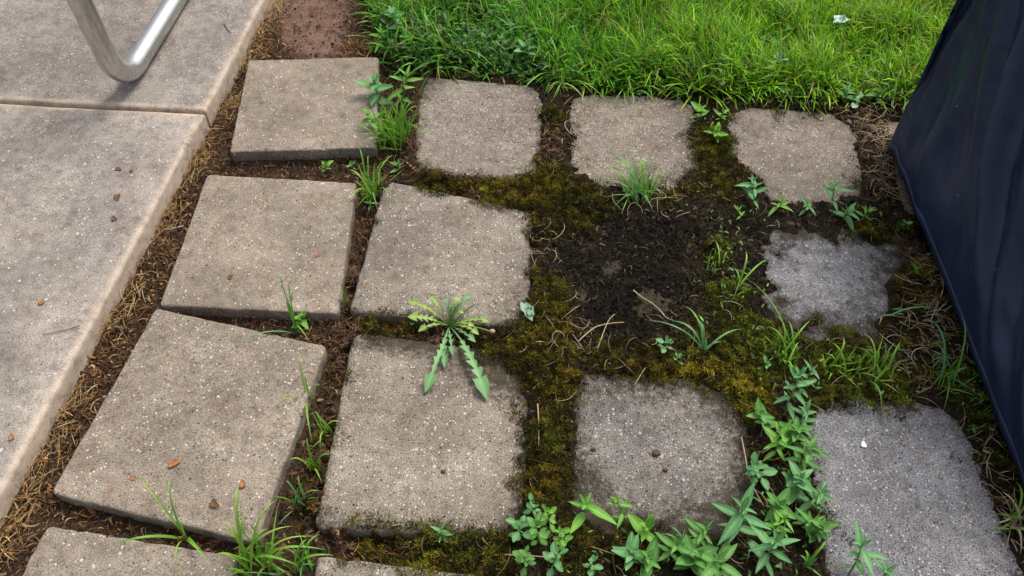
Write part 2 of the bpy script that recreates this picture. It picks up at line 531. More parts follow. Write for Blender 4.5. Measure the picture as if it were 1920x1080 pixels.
def ground_parts(x, y):
    x = np.asarray(x, float); y = np.asarray(y, float)
    mr = sstep(-.22, .10, x)
    # the joint between far-row and second-row stones is mossy from about pixel 740 on
    base = lerp(-.042, -.001, mr) + fbm(x, y, 9, 3, 4) * lerp(.006, .008, mr) + fbm(x, y, 45, 8, 3) * .0045
    base = base - .012 * np.clip(blobs(x, y, DARK), 0, 1.3) + .006 * np.clip(blobs(x, y, MOSS), 0, 1.2) * mr
    base = base + (.0022 * fbm(x, y, 95, 18, 2) + .004 * np.abs(fbm(x, y, 32, 19, 3))) * mr
    pd = patio_d(x, y)
    base = base + .024 * np.exp(-np.clip(pd, 0, 9) / .028) * (1 - mr)
    li = lawn_in(x, y)
    base = lerp(base, .010 + .006 * fbm(x, y, 5, 77, 3), sstep(-.01, .05, li))
    cl = np.clip(blobs(x, y, CLAY[:4]), 0, 1)
    base = lerp(base, -.012 + .010 * fbm(x, y, 12, 50, 4) + .004 * fbm(x, y, 60, 51, 3), cl)
    h = base
    for s in STONES:
        k = .012 + .03 * sstep(0, .02, np.array(s['creep'])) + .03 * (s['creep'] > .03)
        d = stone_in(s, x, y, float(k)) + float(k) * .35
        cr = stone_creep(s, x, y)
        t = sstep(0, 1, (d - cr) / s['w'])
        if s['creep'] > -.008 and s['c'][0] > -.3:      # soil lies on top of the rim
            near = np.exp(-(np.clip(np.abs(d - np.maximum(cr, 0) * .5), 0, 1) / (.022 + np.maximum(cr, 0) * .7)) ** 2) * sstep(-.002, .008, cr)
            h = lerp(h, np.maximum(h, s['z'] + .003), near)
        low = s['z'] - .035
        if s['z'] < -.01:                    # the sunken stone: soil lies on it in patches
            cover = s['z'] + .006 * fbm(x, y, 13, 91, 4) + .0036 + .0022 * fbm(x, y, 95, 18, 2)
            h = lerp(h, cover, t)
        else:
            h = lerp(h, low, t)
    h = np.where(pd < -.02, -.10, h)
    return h, mr, li, pd, cl


def gz(x, y):
    return float(ground_parts(np.array([x]), np.array([y]))[0][0])


def stone_mask(x, y, extra=0.0):
    """largest distance inside any stone beyond its dirt rim"""
    m = np.full(np.shape(x), -9.)
    for s in STONES:
        m = np.maximum(m, stone_in(s, x, y, .01) - np.maximum(stone_creep(s, x, y), 0))
    return m


# ------------------------------------------------------------------ ground sheet
def axis(lo, hi, step, far):
    a = np.arange(lo, hi + 1e-9, step)
    out = []; d = step
    p = hi
    while p < far:
        d *= 1.05 if d < .02 else 1.3; p += d; out.append(p)
    neg = []; d = step; p = lo
    while p > -far:
        d *= 1.025 if d < .02 else 1.3; p -= d; neg.append(p)
    return np.concatenate([neg[::-1], a, out])


gx, gy = axis(-1.10, 1.36, .005, 60), axis(.38, 2.48, .005, 60)
X, Y = np.meshgrid(gx, gy)
h, mr, li, pd, cl = ground_parts(X, Y)
nx, ny = len(gx), len(gy)
idx = np.arange(nx * ny).reshape(ny, nx)
quads = np.stack([idx[:-1, :-1], idx[:-1, 1:], idx[1:, 1:], idx[1:, :-1]], -1).reshape(-1, 4)
n1 = fbm(X, Y, 30, 12, 4)
col = np.array([.050, .031, .019]) * np.ones(X.shape + (3,))
col = lerp(col, np.array([.060, .036, .020]), np.clip(n1 * .6 + .4, 0, 1)[..., None] * (1 - mr)[..., None])
col = lerp(col, np.array([.017, .013, .008]), mr[..., None] * .9)
mw = np.clip(moss_w(X, Y), 0, 1)
col = lerp(col, np.array([.040, .031, .006]), (mw * .8)[..., None])
col = lerp(col, np.array([.006, .005, .004]), np.clip(blobs(X, Y, DARK), 0, .9)[..., None])
clay = np.clip(blobs(X, Y, CLAY) * 1.1 + .25 * n1 - .1, 0, 1)
col = lerp(col, np.array([.170, .102, .077]) * (1 + .25 * fbm(X, Y, 40, 15, 3))[..., None], clay[..., None])
col = lerp(col, np.array([.030, .034, .012]), sstep(.0, .05, li)[..., None])
me = mesh_np('ground', np.stack([X, Y, h], -1).reshape(-1, 3), quads, np.clip(col.reshape(-1, 3), 0.004, 1))
link('ground', me, M_SOIL, kind='structure')


# ------------------------------------------------------------------ patio slabs
def slab_mesh(name, poly, top, thick, r=.010, seed=0, n=70):
    """quad slab: poly = 4 corners (x,y) TL,TR,BR,BL; rounded top edge"""
    P = np.array(poly)
    L1 = np.linalg.norm(P[1] - P[0]); L2 = np.linalg.norm(P[2] - P[1])

    def par(L):
        e = np.array([0, .15, .35, .6, .85, 1.15]) * r
        a = np.concatenate([e, np.linspace(e[-1] + .01, L - e[-1] - .01, n), L - e[::-1]])
        return a / L
    A, B = par(L1), par(L2)
    aa, bb = np.meshgrid(A, B)
    top_e = P[0] * (1 - aa[..., None]) + P[1] * aa[..., None]
    bot_e = P[3] * (1 - aa[..., None]) + P[2] * aa[..., None]
    xy = top_e * (1 - bb[..., None]) + bot_e * bb[..., None]
    d = np.minimum(np.minimum(aa, 1 - aa) * L1, np.minimum(bb, 1 - bb) * L2)
    q = np.clip(1 - d / r, 0, 1)
    z = top - r * (1 - np.sqrt(np.clip(1 - q * q, 0, 1)))
    z = z + .0012 * fbm(xy[..., 0], xy[..., 1], 30, seed, 3) + .003 * fbm(xy[..., 0], xy[..., 1], 2.2, seed + 5, 2)
    V = np.concatenate([xy, z[..., None]], -1).reshape(-1, 3)
    ny_, nx_ = aa.shape
    I = np.arange(nx_ * ny_).reshape(ny_, nx_)
    F = np.stack([I[:-1, :-1], I[1:, :-1], I[1:, 1:], I[:-1, 1:]], -1).reshape(-1, 4)
    ring = np.concatenate([I[0, :-1], I[:-1, -1], I[-1, :0:-1], I[:0:-1, 0]])
    rings = [ring]; verts = [V]
    base = len(V); edge = [np.clip(1.25 - d / (r * 1.9), 0, 1).ravel() * (.55 + .45 * vnoise(xy[..., 0] * 40, xy[..., 1] * 40, 3).ravel())]
    cxy = P.mean(0)
    for k in range(1, 7):
        zz = top - r - (thick - r) * k / 6
        R = V[ring].copy(); out = R[:, :2] - cxy
        out /= np.linalg.norm(out, axis=1)[:, None]
        R[:, :2] += out * (.003 * fbm(R[:, 0] * 1 + k * .4, R[:, 1], 25, seed + 9, 3))[:, None]
        R[:, 2] = zz
        verts.append(R); rings.append(np.arange(base, base + len(ring))); base += len(ring)
        edge.append(np.ones(len(ring)))
    fs = [F]
    for a, b in zip(rings[:-1], rings[1:]):
        fs.append(np.stack([a, np.roll(a, -1), np.roll(b, -1), b], -1))
    fs = [np.concatenate(fs)]
    fs.append(rings[-1][None, ::-1])
    V = np.concatenate(verts)
    E_ = np.concatenate(edge)
    dirt = np.clip(.0 + .18 * fbm(V[:, 0], V[:, 1], 3, seed + 2, 4), 0, 1) + .30 * np.clip((top - thick * .55 - V[:, 2]) / thick, 0, 1)
    return mesh_np(name, V, fs, attrs=dict(edge=E_, dirt=dirt, wear=np.zeros(len(V))))


jr, jl = at(381, 211, PT), at(0, 192, PT)
jd = (jl - jr)[:2]; jd /= np.linalg.norm(jd)
ed = np.array([EK, 1.0]); ed /= np.linalg.norm(ed)
C0 = np.array([EX0 + EK * jr[1], jr[1]])
patio = empty('patio', (C0[0], C0[1], 0), '', '')
for k in ('label', 'category'):
    del patio[k]
patio['kind'] = 'structure'


def off(p):
    return (p[0], p[1])


near0 = C0 - ed * .004; far0 = C0 + ed * .005
near_poly = [near0 + jd * 3.6, near0, near0 - ed * 3.2, near0 + jd * 3.6 - ed * 3.2]
far_poly = [far0 + jd * 3.6 + ed * 3.2, far0 + ed * 3.2, far0, far0 + jd * 3.6]
for nm, poly, tp, sd in (('slab', near_poly, PT, 21), ('slab', far_poly, PT + .007, 33)):
    o = link(nm, slab_mesh('slab', [off(p) for p in poly], tp, .12, seed=sd, n=110), M_PATIO)
    o.parent = patio
    o.matrix_parent_inverse = Matrix.Translation((-C0[0], -C0[1], 0))
    if tp == PT:
        o['label'] = 'near concrete patio slab'
    else:
        o['label'] = 'far concrete patio slab carrying the metal tube'


# ------------------------------------------------------------------ paving stones
def stone_mesh(s, i):
    Q = s['Q']
    Ls = .40
    worn = s['wear']
    r = .005 + .006 * worn
    e = np.array([0, .12, .3, .55, .8, 1.1]) * r / (Ls / 2)
    a = np.concatenate([-1 + e, np.linspace(-1 + e[-1] + .02, 1 - e[-1] - .02, 84), (1 - e)[::-1]])
    A, B = np.meshgrid(a, a)
    rho = np.maximum(np.abs(A), np.abs(B)); rho = np.where(rho < 1e-6, 1e-6, rho)
    da, db = A / rho, B / rho
    cr_ = .05 + .10 * worn * (s['creep'] > 0)          # corner rounding (share of half width)
    mn = np.minimum(np.abs(da), np.abs(db))
    t = np.clip((mn - (1 - cr_)) / cr_, 0, 1)
    sc = 1 - (1 - np.sqrt(.5)) * cr_ * t * t * 1.0
    U, V_ = A * lerp(1, sc, rho ** 6), B * lerp(1, sc, rho ** 6)
    u, v = (U + 1) / 2, (1 - V_) / 2
    P = ((1 - u)[..., None] * Q[0] + u[..., None] * Q[1]) * (1 - v)[..., None] + \
        ((1 - u)[..., None] * Q[3] + u[..., None] * Q[2]) * v[..., None]
    d = (1 - rho) * Ls / 2
    x, y = P[..., 0], P[..., 1]
    rim = np.exp(-d / .012)
    cdir = P[..., :2] - s['c']; cdir /= np.linalg.norm(cdir, axis=-1)[..., None] + 1e-9
    P[..., :2] += cdir * ((.0016 + .003 * worn) * fbm(x, y, 38, 70 + i, 4) * rim)[..., None]
    q = np.clip(1 - d / r, 0, 1)
    P[..., 2] += -r * (1 - np.sqrt(np.clip(1 - q * q, 0, 1)))
    P[..., 2] += (.0005 + .0012 * worn) * fbm(x, y, 55, 80 + i, 4) + .0012 * fbm(x, y, 8, 90 + i, 2)
    P[..., 2] -= worn * .004 * rim * (s['creep'] > 0)
    chip = np.clip(fbm(x, y, 26, 140 + i, 3) - .55, 0, 1) * rim
    P[..., 2] -= .012 * chip
    nb = len(a)
    I = np.arange(nb * nb).reshape(nb, nb)
    F = np.stack([I[:-1, :-1], I[:-1, 1:], I[1:, 1:], I[1:, :-1]], -1).reshape(-1, 4)
    VV = P.reshape(-1, 3)
    cp = max(s['creep'], 0)
    k = float(.012 + .03 * sstep(0, .02, np.array(s['creep'])) + .03 * (s['creep'] > .03))
    dd = stone_in(s, VV[:, 0], VV[:, 1], k) + k * .35 - stone_creep(s, VV[:, 0], VV[:, 1])
    reach = .009 + .045 * worn * (s['creep'] > -.008)
    dirt = (.28 + .46 * worn * (s['creep'] > -.008)) * np.exp(-np.clip(dd, 0, 1) / reach)
    dirt = dirt + .10 * fbm(VV[:, 0], VV[:, 1], 7, 40 + i, 3)
    dirt = dirt + blobs(VV[:, 0], VV[:, 1], STAINS)
    if s['z'] < -.01:
        dirt = dirt + 1.05 + .25 * fbm(VV[:, 0], VV[:, 1], 12, 7, 3)
    ring = np.concatenate([I[0, :-1], I[:-1, -1], I[-1, :0:-1], I[:0:-1, 0]])
    vs = [VV]; rings = [ring]; b0 = len(VV); dl = [dirt]
    for kk, dz in enumerate((.012, .025, .05)):
        R = VV[ring].copy(); R[:, 2] -= dz
        out = R[:, :2] - s['c']; out /= np.linalg.norm(out, axis=1)[:, None]
        R[:, :2] += out * (.0015 * fbm(R[:, 0] + kk, R[:, 1], 40, 5, 3))[:, None]
        vs.append(R); rings.append(np.arange(b0, b0 + len(ring))); b0 += len(ring)
        dl.append(np.full(len(ring), .12 + .2 * kk))
    fs = [F]
    for p_, q_ in zip(rings[:-1], rings[1:]):
        fs.append(np.stack([p_, q_, np.roll(q_, -1), np.roll(p_, -1)], -1))
    W_ = np.concatenate(vs)
    return mesh_np('paving_stone', W_, [np.concatenate(fs), rings[-1][None, :]],
                   attrs=dict(dirt=np.concatenate(dl), wear=np.full(len(W_), worn)))


STAINS = [(690, 640, .05, .35), (740, 640, .05, .45), (800, 650, .06, .45), (900, 680, .08, .55), (960, 720, .06, .5), (1010, 230, .03, .3),
          (800, 160, .05, .25), (960, 560, .05, .35), (975, 620, .05, .5), (1150, 740, .06, .25), (1230, 730, .08, .35), (1360, 760, .07, .45),
          (1390, 850, .06, .4), (1100, 900, .06, .35), (1150, 985, .08, .5), (1300, 990, .09, .5), (1400, 950, .08, .5), (1480, 440, .06, .3),
          (1620, 540, .04, .45), (1660, 500, .05, .4), (1450, 600, .07, .4), (1600, 620, .08, .4), (1200, 340, .08, .3), (1290, 320, .06, .3),
          (1350, 200, .05, .2), (1420, 330, .06, .25), (620, 980, .04, .2), (800, 990, .06, .3), (950, 960, .05, .35), (990, 800, .04, .3)]
for i, s in enumerate(STONES):
    me = stone_mesh(s, i)
    me.transform(Matrix.Translation((-s['c'][0], -s['c'][1], 0)))
    o = link('paving_stone', me, s['m'], label=s['label'], category='paving stone', group='concrete paving stones laid in rows')
    o.location = (s['c'][0], s['c'][1], 0)


# ------------------------------------------------------------------ metal tube frame on the patio
def tube_mesh(name, pts, rad, n=20, cap=True):
    pts = np.array(pts, float)
    m = len(pts)
    rad = np.broadcast_to(rad, (m,))
    T = np.gradient(pts, axis=0); T /= np.linalg.norm(T, axis=1)[:, None]
    ref = np.array([0, 0, 1.]) if abs(T[0][2]) < .9 else np.array([1., 0, 0])
    Nv = np.cross(T[0], ref); Nv /= np.linalg.norm(Nv)
    V = []
    for k in range(m):
        Nv = Nv - T[k] * (Nv @ T[k]); Nv /= np.linalg.norm(Nv)
        Bv = np.cross(T[k], Nv)
        for j in range(n):
            an = 2 * math.pi * j / n
            V.append(pts[k] + rad[k] * (math.cos(an) * Nv + math.sin(an) * Bv))
    I = np.arange(m * n).reshape(m, n)
    F = np.stack([I[:-1], np.roll(I[:-1], -1, 1), np.roll(I[1:], -1, 1), I[1:]], -1).reshape(-1, 4)
    fs = [F]
    if cap:
        fs += [I[0][None, ::-1], I[-1][None, :]]
    return mesh_np(name, np.array(V), fs)


def fillet(pts, r, n=14):
    pts = [np.array(p, float) for p in pts]
    out = [pts[0]]
    for i in range(1, len(pts) - 1):
        a, b, c = pts[i - 1], pts[i], pts[i + 1]
        d1 = (a - b) / np.linalg.norm(a - b); d2 = (c - b) / np.linalg.norm(c - b)
        th = math.acos(float(np.clip(d1 @ d2, -1, 1)))
        t = r / math.tan(th / 2)
        cen = b + (d1 + d2) / np.linalg.norm(d1 + d2) * (r / math.sin(th / 2))
        s0, s1 = b + d1 * t, b + d2 * t
        v0, v1 = s0 - cen, s1 - cen
        om = math.acos(float(np.clip(v0 @ v1 / r / r, -1, 1)))
        for k in range(n + 1):
            f = k / n
            out.append(cen + (math.sin((1 - f) * om) * v0 + math.sin(f * om) * v1) / math.sin(om))
    out.append(pts[-1])
    return out


m_, n_, p_, L_ = new_mat('aluminium_tube')
g_ = nd(n_, 'ShaderNodeTexCoord')
mp = nd(n_, 'ShaderNodeMapping'); mp.inputs['Scale'].default_value = (1, 1, .25)
L_(g_.outputs['Object'], mp.inputs[0])
x1 = nd(n_, 'ShaderNodeTexNoise'); x1.inputs['Scale'].default_value = 55; x1.inputs['Detail'].default_value = 6; x1.inputs['Roughness'].default_value = .7
L_(mp.outputs[0], x1.inputs['Vector'])
r1 = ramp(n_, [(.30, (.40, .40, .38)), (.5, (.60, .60, .60)), (.75, (.70, .70, .71))]); L_(x1.outputs[0], r1.inputs[0])
L_(r1.outputs[0], p_.inputs['Base Color'])
r2 = ramp(n_, [(.3, (.50,) * 3), (.7, (.17,) * 3)]); L_(x1.outputs[0], r2.inputs[0]); L_(r2.outputs[0], p_.inputs['Roughness'])
p_.inputs['Metallic'].default_value = 1.0
b_ = nd(n_, 'ShaderNodeBump'); b_.inputs['Strength'].default_value = .12; b_.inputs['Distance'].default_value = .002
L_(x1.outputs[0], b_.inputs['Height']); L_(b_.outputs[0], p_.inputs['Normal'])
M_ALU = m_

TR = .0285
zr = PT + .007 + TR + .001
c0 = at(229, 150, zr); c1 = at(323, 0, zr)
rd = (c1 - c0); rd[2] = 0; rd /= np.linalg.norm(rd)
lt = np.array([-rd[1], rd[0], 0.])
corner = c0 - rd * .030 - lt * .010
frame = empty('tube_chair_frame', (corner[0], corner[1], PT + .007),
              'bent silver metal tube of a chair frame standing on the far patio slab', 'chair frame')
for sgn in (0, 1):
    o_ = corner + lt * (.62 * sgn)
    pl = fillet([o_ + rd * .70 + np.array([0, 0, .50]), o_ + np.array([0, 0, .60]) - rd * .02, o_, o_ + rd * .74,
                 o_ + rd * .80 + np.array([0, 0, .10])], .105)
    # put extra points on the straight runs
    pp = []
    for a, b in zip(pl[:-1], pl[1:]):
        k = max(1, int(np.linalg.norm(b - a) / .06))
        pp += [a + (b - a) * j / k for j in range(k)]
    pp.append(pl[-1])
    me = tube_mesh('side_tube', np.array(pp) - np.array(frame.location), TR, 28)
    link('side_tube', me, M_ALU, frame)
for hh, bk in ((.555, .35), (.03, .76)):
    a_ = corner + rd * bk + np.array([0, 0, hh])
    me = tube_mesh('crossbar', np.array([a_ + lt * (.62 * f) for f in (0, .33, .66, 1)]) - np.array(frame.location), TR * .6, 16)
    link('crossbar', me, M_ALU, frame)

# ------------------------------------------------------------------ dark cover at the right
m_, n_, p_, L_ = new_mat('navy_fabric')
g_ = nd(n_, 'ShaderNodeNewGeometry')
x1 = nd(n_, 'ShaderNodeTexNoise'); x1.inputs['Scale'].default_value = 7; x1.inputs['Detail'].default_value = 6; x1.inputs['Roughness'].default_value = .65
L_(g_.outputs['Position'], x1.inputs['Vector'])
r1 = ramp(n_, [(.3, (.013, .023, .058)), (.55, (.019, .033, .085)), (.8, (.034, .052, .115))]); L_(x1.outputs[0], r1.inputs[0])
w1 = nd(n_, 'ShaderNodeTexNoise'); w1.inputs['Scale'].default_value = 900; w1.inputs['Detail'].default_value = 2
L_(g_.outputs['Position'], w1.inputs['Vector'])
# dusty specks
v1 = nd(n_, 'ShaderNodeTexVoronoi'); v1.inputs['Scale'].default_value = 45; L_(g_.outputs['Position'], v1.inputs['Vector'])
sp = nd(n_, 'ShaderNodeSeparateColor'); L_(v1.outputs['Color'], sp.inputs[0])
fl = math_n(n_, L_, 'MULTIPLY', math_n(n_, L_, 'LESS_THAN', v1.outputs['Distance'], .10), math_n(n_, L_, 'GREATER_THAN', sp.outputs[0], .96))
L_(mixc(n_, L_, math_n(n_, L_, 'MULTIPLY', fl, .6), r1.outputs[0], (.4, .42, .45)), p_.inputs['Base Color'])
p_.inputs['Roughness'].default_value = .42
p_.inputs['Specular IOR Level'].default_value = .5
p_.inputs['Sheen Weight'].default_value = .0
b_ = nd(n_, 'ShaderNodeBump'); b_.inputs['Strength'].default_value = .25; b_.inputs['Distance'].default_value = .001
L_(w1.outputs[0], b_.inputs['Height'])
x2 = nd(n_, 'ShaderNodeTexNoise'); x2.inputs['Scale'].default_value = 16; x2.inputs['Detail'].default_value = 3
L_(g_.outputs['Position'], x2.inputs['Vector'])
b2 = nd(n_, 'ShaderNodeBump'); b2.inputs['Strength'].default_value = .35; b2.inputs['Distance'].default_value = .012
L_(x2.outputs[0], b2.inputs['Height']); L_(b_.outputs[0], b2.inputs['Normal']); L_(b2.outputs[0], p_.inputs['Normal'])
M_NAVY = m_

HZ = .035                                    # hem height
hA, hB = at(1666, 266, HZ), at(1920, 912, HZ)
hd = (hB - hA)[:2]; hd /= np.linalg.norm(hd)
hA2 = hA[:2]; hB2 = hA2 + hd * 1.55
wdir = np.array([-hd[1], hd[0]])
if wdir[0] < 0:
    wdir = -wdir
HEM = [hA2, hB2, hB2 + wdir * .75, hA2 + wdir * .75]
TA = hA2 - hd * .07 - wdir * .01
TOPZ = .66
TOP = [TA, TA + hd * .62, TA + hd * .62 + wdir * .52, TA + wdir * .52]


def loop_pts(Q, n, rc):
    """closed loop with rounded corners, n points per side, starting at corner 0"""
    Q = [np.array(q, float) for q in Q]
    out = []
    for i in range(4):
        a, b = Q[i], Q[(i + 1) % 4]
        pr, nx2 = Q[i - 1], Q[(i + 2) % 4]
        L = np.linalg.norm(b - a); d = (b - a) / L
        ip = (pr - a) / np.linalg.norm(pr - a); inn = (nx2 - b) / np.linalg.norm(nx2 - b)
        for k in range(n):
            s_ = L * k / n
            p = a + d * s_
            if s_ < rc:
                p = p + ip * ((rc - s_) ** 2 / (4 * rc)) + d * ((rc - s_) ** 2 / (4 * rc)) * .3
            if L - s_ < rc:
                p = p + inn * ((rc - L + s_) ** 2 / (4 * rc)) - d * ((rc - L + s_) ** 2 / (4 * rc)) * .3
            out.append(p)
    return np.array(out)


NS, NT = 150, 60
hem, top = loop_pts(HEM, NS, .03), loop_pts(TOP, NS, .10)
tt = np.linspace(0, 1, NT)[:, None, None]
tq = tt ** .72
XY = hem[None] * (1 - tq) + top[None] * tq
nrm = np.roll(hem, -1, 0) - np.roll(hem, 1, 0)
nrm = np.stack([nrm[:, 1], -nrm[:, 0]], 1); nrm /= np.linalg.norm(nrm, axis=1)[:, None]
if ((hem - hem.mean(0)) * nrm).sum() < 0:
    nrm = -nrm
sN = np.arange(4 * NS) / NS                      # 0..4 round the loop
rf = np.random.default_rng(3)
tl = np.linspace(0, 1, NT)[:, None]
kn = [(0, .0), (.028, .022), (.05, .0), (.085, .050), (.105, .008), (.135, .014), (.19, .060), (.215, .004), (.30, .030), (.33, .0), (.40, .012), (.47, .066),
      (.50, .006), (.56, .030), (.62, .004), (.72, .055), (.75, .0), (.86, .045), (.93, .01), (1, .0)]
for b_i in (1, 2, 3):
    p0 = b_i + .03
    while p0 < b_i + .93:
        hi = rf.uniform(.02, .06)
        kn += [(p0, rf.uniform(0, .01)), (p0 + rf.uniform(.03, .07), hi)]
        p0 += rf.uniform(.09, .15)
    kn.append((b_i + 1, 0))
kn.sort()
kx, kz = np.array([k[0] for k in kn]), np.array([k[1] for k in kn])
fold = np.zeros((NT, 4 * NS))
for r_i in range(NT):
    t_ = r_i / (NT - 1)
    sw = sN + .010 * np.sin(t_ * 4 + sN * 9) + .006 * np.sin(t_ * 10 + sN * 31)
    row = np.interp(sw, kx, kz) * (.72 + .38 * np.sin(t_ * 5.5 + np.round(sN * 7) * 1.7))
    for _ in range(2):
        row = (np.roll(row, 1) + 2 * row + np.roll(row, -1)) / 4
    fold[r_i] = row * (.10 + .90 * float(sstep(0, .26, t_)))
fold += .010 * fbm(sN[None] * 9 + 0 * tl + tl * 2, tl * 3 + 0 * sN[None], 1.3, 3, 4) * sstep(0, .25, tl)
fold = fold - .030 * sstep(0, .4, tl)
XY = XY + nrm[None] * fold[..., None]
zz = HZ + (TOPZ - HZ) * np.linspace(0, 1, NT)[:, None] + 0 * sN[None]
hem_w = (.004 * fbm(sN * 6, sN * 0, 1.0, 14, 3))[None] * (1 - tl) ** 2
zz = zz + hem_w
zz = zz - .035 * np.exp(-((sN[None] % 4) / .02) ** 2) * (1 - tl) ** 3 - .035 * np.exp(-((4 - sN[None]) / .02) ** 2) * (1 - tl) ** 3
V = np.concatenate([XY, zz[..., None]], -1)
base_c = np.array([V[0, :, 0].mean(), V[0, :, 1].mean(), 0])
V = V - base_c
I = np.arange(NT * 4 * NS).reshape(NT, 4 * NS)
F = np.stack([I[:-1], np.roll(I[:-1], -1, 1), np.roll(I[1:], -1, 1), I[1:]], -1).reshape(-1, 4)
vv = [V.reshape(-1, 3)]; fs = [F]; last = I[-1]; nb_ = NT * 4 * NS
ctr = V[-1].mean(0)
for k, (sc_, dz) in enumerate(((.93, .03), (.7, .06), (.4, .075), (.12, .08))):
    R = ctr + (V[-1] - ctr) * sc_; R[:, 2] = V[-1][:, 2].mean() + dz
    cur = np.arange(nb_, nb_ + 4 * NS); nb_ += 4 * NS
    vv.append(R); fs.append(np.stack([last, np.roll(last, -1), np.roll(cur, -1), cur], -1)); last = cur
me = mesh_np('cover_cloth', np.concatenate(vv), [np.concatenate(fs), last[None, :]])
cover = empty('grill_cover', base_c, 'dark navy fabric cover hanging in folds to the ground at the right edge', 'cover')
oc = link('cloth', me, M_NAVY, cover)
md = oc.modifiers.new('thickness', 'SOLIDIFY'); md.thickness = .0015; md.offset = -1
# stitched hem band
hb = [V[k] + np.concatenate([nrm * .0003, np.zeros((4 * NS, 1))], 1) for k in range(0, 3)]
I2 = np.arange(3 * 4 * NS).reshape(3, 4 * NS)
F2 = np.stack([I2[:-1], np.roll(I2[:-1], -1, 1), np.roll(I2[1:], -1, 1), I2[1:]], -1).reshape(-1, 4)
oh = link('hem', mesh_np('hem', np.concatenate(hb), [F2]), M_NAVY, cover)
md = oh.modifiers.new('thickness', 'SOLIDIFY'); md.thickness = .0008; md.offset = 1


# ------------------------------------------------------------------ strips, tubes and crumbs in bulk
def ribbons(base, az, lean, curl, length, width, cols, segs=4, twist=None, tipcol=None, v_fold=0.0):
    N = len(base)
    s = np.linspace(0, 1, segs + 1)
    ph = lean[:, None] + curl[:, None] * s[None]
    ds = length[:, None] / segs
    hx = np.concatenate([np.zeros((N, 1)), np.cumsum(np.sin((ph[:, 1:] + ph[:, :-1]) / 2) * ds, 1)], 1)
    hz = np.concatenate([np.zeros((N, 1)), np.cumsum(np.cos((ph[:, 1:] + ph[:, :-1]) / 2) * ds, 1)], 1)
    cx, cy = np.cos(az)[:, None], np.sin(az)[:, None]
    ctr = np.stack([base[:, 0:1] + hx * cx, base[:, 1:2] + hx * cy, base[:, 2:3] + hz], -1)
    w = width[:, None] * (1 - s[None] ** 2.2 * .92) * .5 * (.75 + .5 * np.sin(np.clip(s[None] * 2.5, 0, 1) * math.pi / 2) * .5)
    tw = (twist if twist is not None else np.zeros(N))[:, None]
    side = np.stack([-cy * np.cos(tw) + 0 * w, cx * np.cos(tw) + 0 * w, np.sin(tw) + 0 * w], -1)
    A = ctr - side * w[..., None]; B = ctr + side * w[..., None]
    V = np.stack([A, B], 2).reshape(-1, 3)
    k = segs + 1
    I = np.arange(N * k * 2).reshape(N, k, 2)
    F = np.stack([I[:, :-1, 0], I[:, :-1, 1], I[:, 1:, 1], I[:, 1:, 0]], -1).reshape(-1, 4)
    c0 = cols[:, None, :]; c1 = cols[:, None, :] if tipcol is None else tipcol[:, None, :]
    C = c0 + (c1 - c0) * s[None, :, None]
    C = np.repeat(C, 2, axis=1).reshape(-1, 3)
    return V, F, C


def strands(p0, heading, kappa, length, rad, rise, cols, segs=5):
    """curly three-sided strands lying about: rise gives the arch above the ground"""
    N = len(p0)
    s = np.linspace(0, 1, segs + 1)
    th = heading[:, None] + kappa[:, None] * (s[None] - .5)
    ds = (length / segs)[:, None]
    mid = (th[:, 1:] + th[:, :-1]) / 2
    x = np.concatenate([np.zeros((N, 1)), np.cumsum(np.cos(mid) * ds, 1)], 1)
    y = np.concatenate([np.zeros((N, 1)), np.cumsum(np.sin(mid) * ds, 1)], 1)
    x -= x.mean(1, keepdims=True); y -= y.mean(1, keepdims=True)
    z = rise[:, 0:1] * np.sin(s[None] * math.pi) + rise[:, 1:2] * (s[None] - .5)
    ctr = np.stack([p0[:, 0:1] + x, p0[:, 1:2] + y, p0[:, 2:3] + z], -1)
    T = np.stack([np.cos(th), np.sin(th), 0 * th], -1)
    Nn = np.stack([-np.sin(th), np.cos(th), 0 * th], -1)
    U = np.array([0, 0, 1.])
    r = rad[:, None] * (1 - .5 * np.abs(s[None] * 2 - 1) ** 2)
    ring = []
    for j in range(3):
        a = 2 * math.pi * j / 3 + .5
        ring.append(ctr + (math.cos(a) * Nn + math.sin(a) * U) * r[..., None])
    V = np.stack(ring, 2).reshape(-1, 3)
    k = segs + 1
    I = np.arange(N * k * 3).reshape(N, k, 3)
    fs = []
    for j in range(3):
        j2 = (j + 1) % 3
        fs.append(np.stack([I[:, :-1, j], I[:, :-1, j2], I[:, 1:, j2], I[:, 1:, j]], -1).reshape(-1, 4))
    C = np.repeat(cols, k * 3, axis=0)
    return V, np.concatenate(fs), C


def crumbs(p, size, cols):
    """small irregular lumps (octahedra)"""
    N = len(p)
    o = np.array([[1, 0, 0], [-1, 0, 0], [0, 1, 0], [0, -1, 0], [0, 0, 1], [0, 0, -1]], float)
    V = o[None] * size[:, None, None] * rng.uniform(.5, 1.3, (N, 6, 1))
    a = rng.uniform(0, 6.28, N); c, s_ = np.cos(a)[:, None], np.sin(a)[:, None]
    V = np.stack([V[..., 0] * c - V[..., 1] * s_, V[..., 0] * s_ + V[..., 1] * c, V[..., 2] * .8 + V[..., 0] * .3], -1) + p[:, None]
    f = np.array([[0, 2, 4], [2, 1, 4], [1, 3, 4], [3, 0, 4], [2, 0, 5], [1, 2, 5], [3, 1, 5], [0, 3, 5]])
    F = (np.arange(N) * 6)[:, None, None] + f[None]
    return V.reshape(-1, 3), F.reshape(-1, 3), np.repeat(cols, 6, 0)


def join(parts):
    V, F, C = [], {}, []
    b = 0
    for v, f, c in parts:
        V.append(v); C.append(c); F.setdefault(f.shape[1], []).append(f + b); b += len(v)
    return np.concatenate(V), [np.concatenate(x) for x in F.values()], np.concatenate(C)


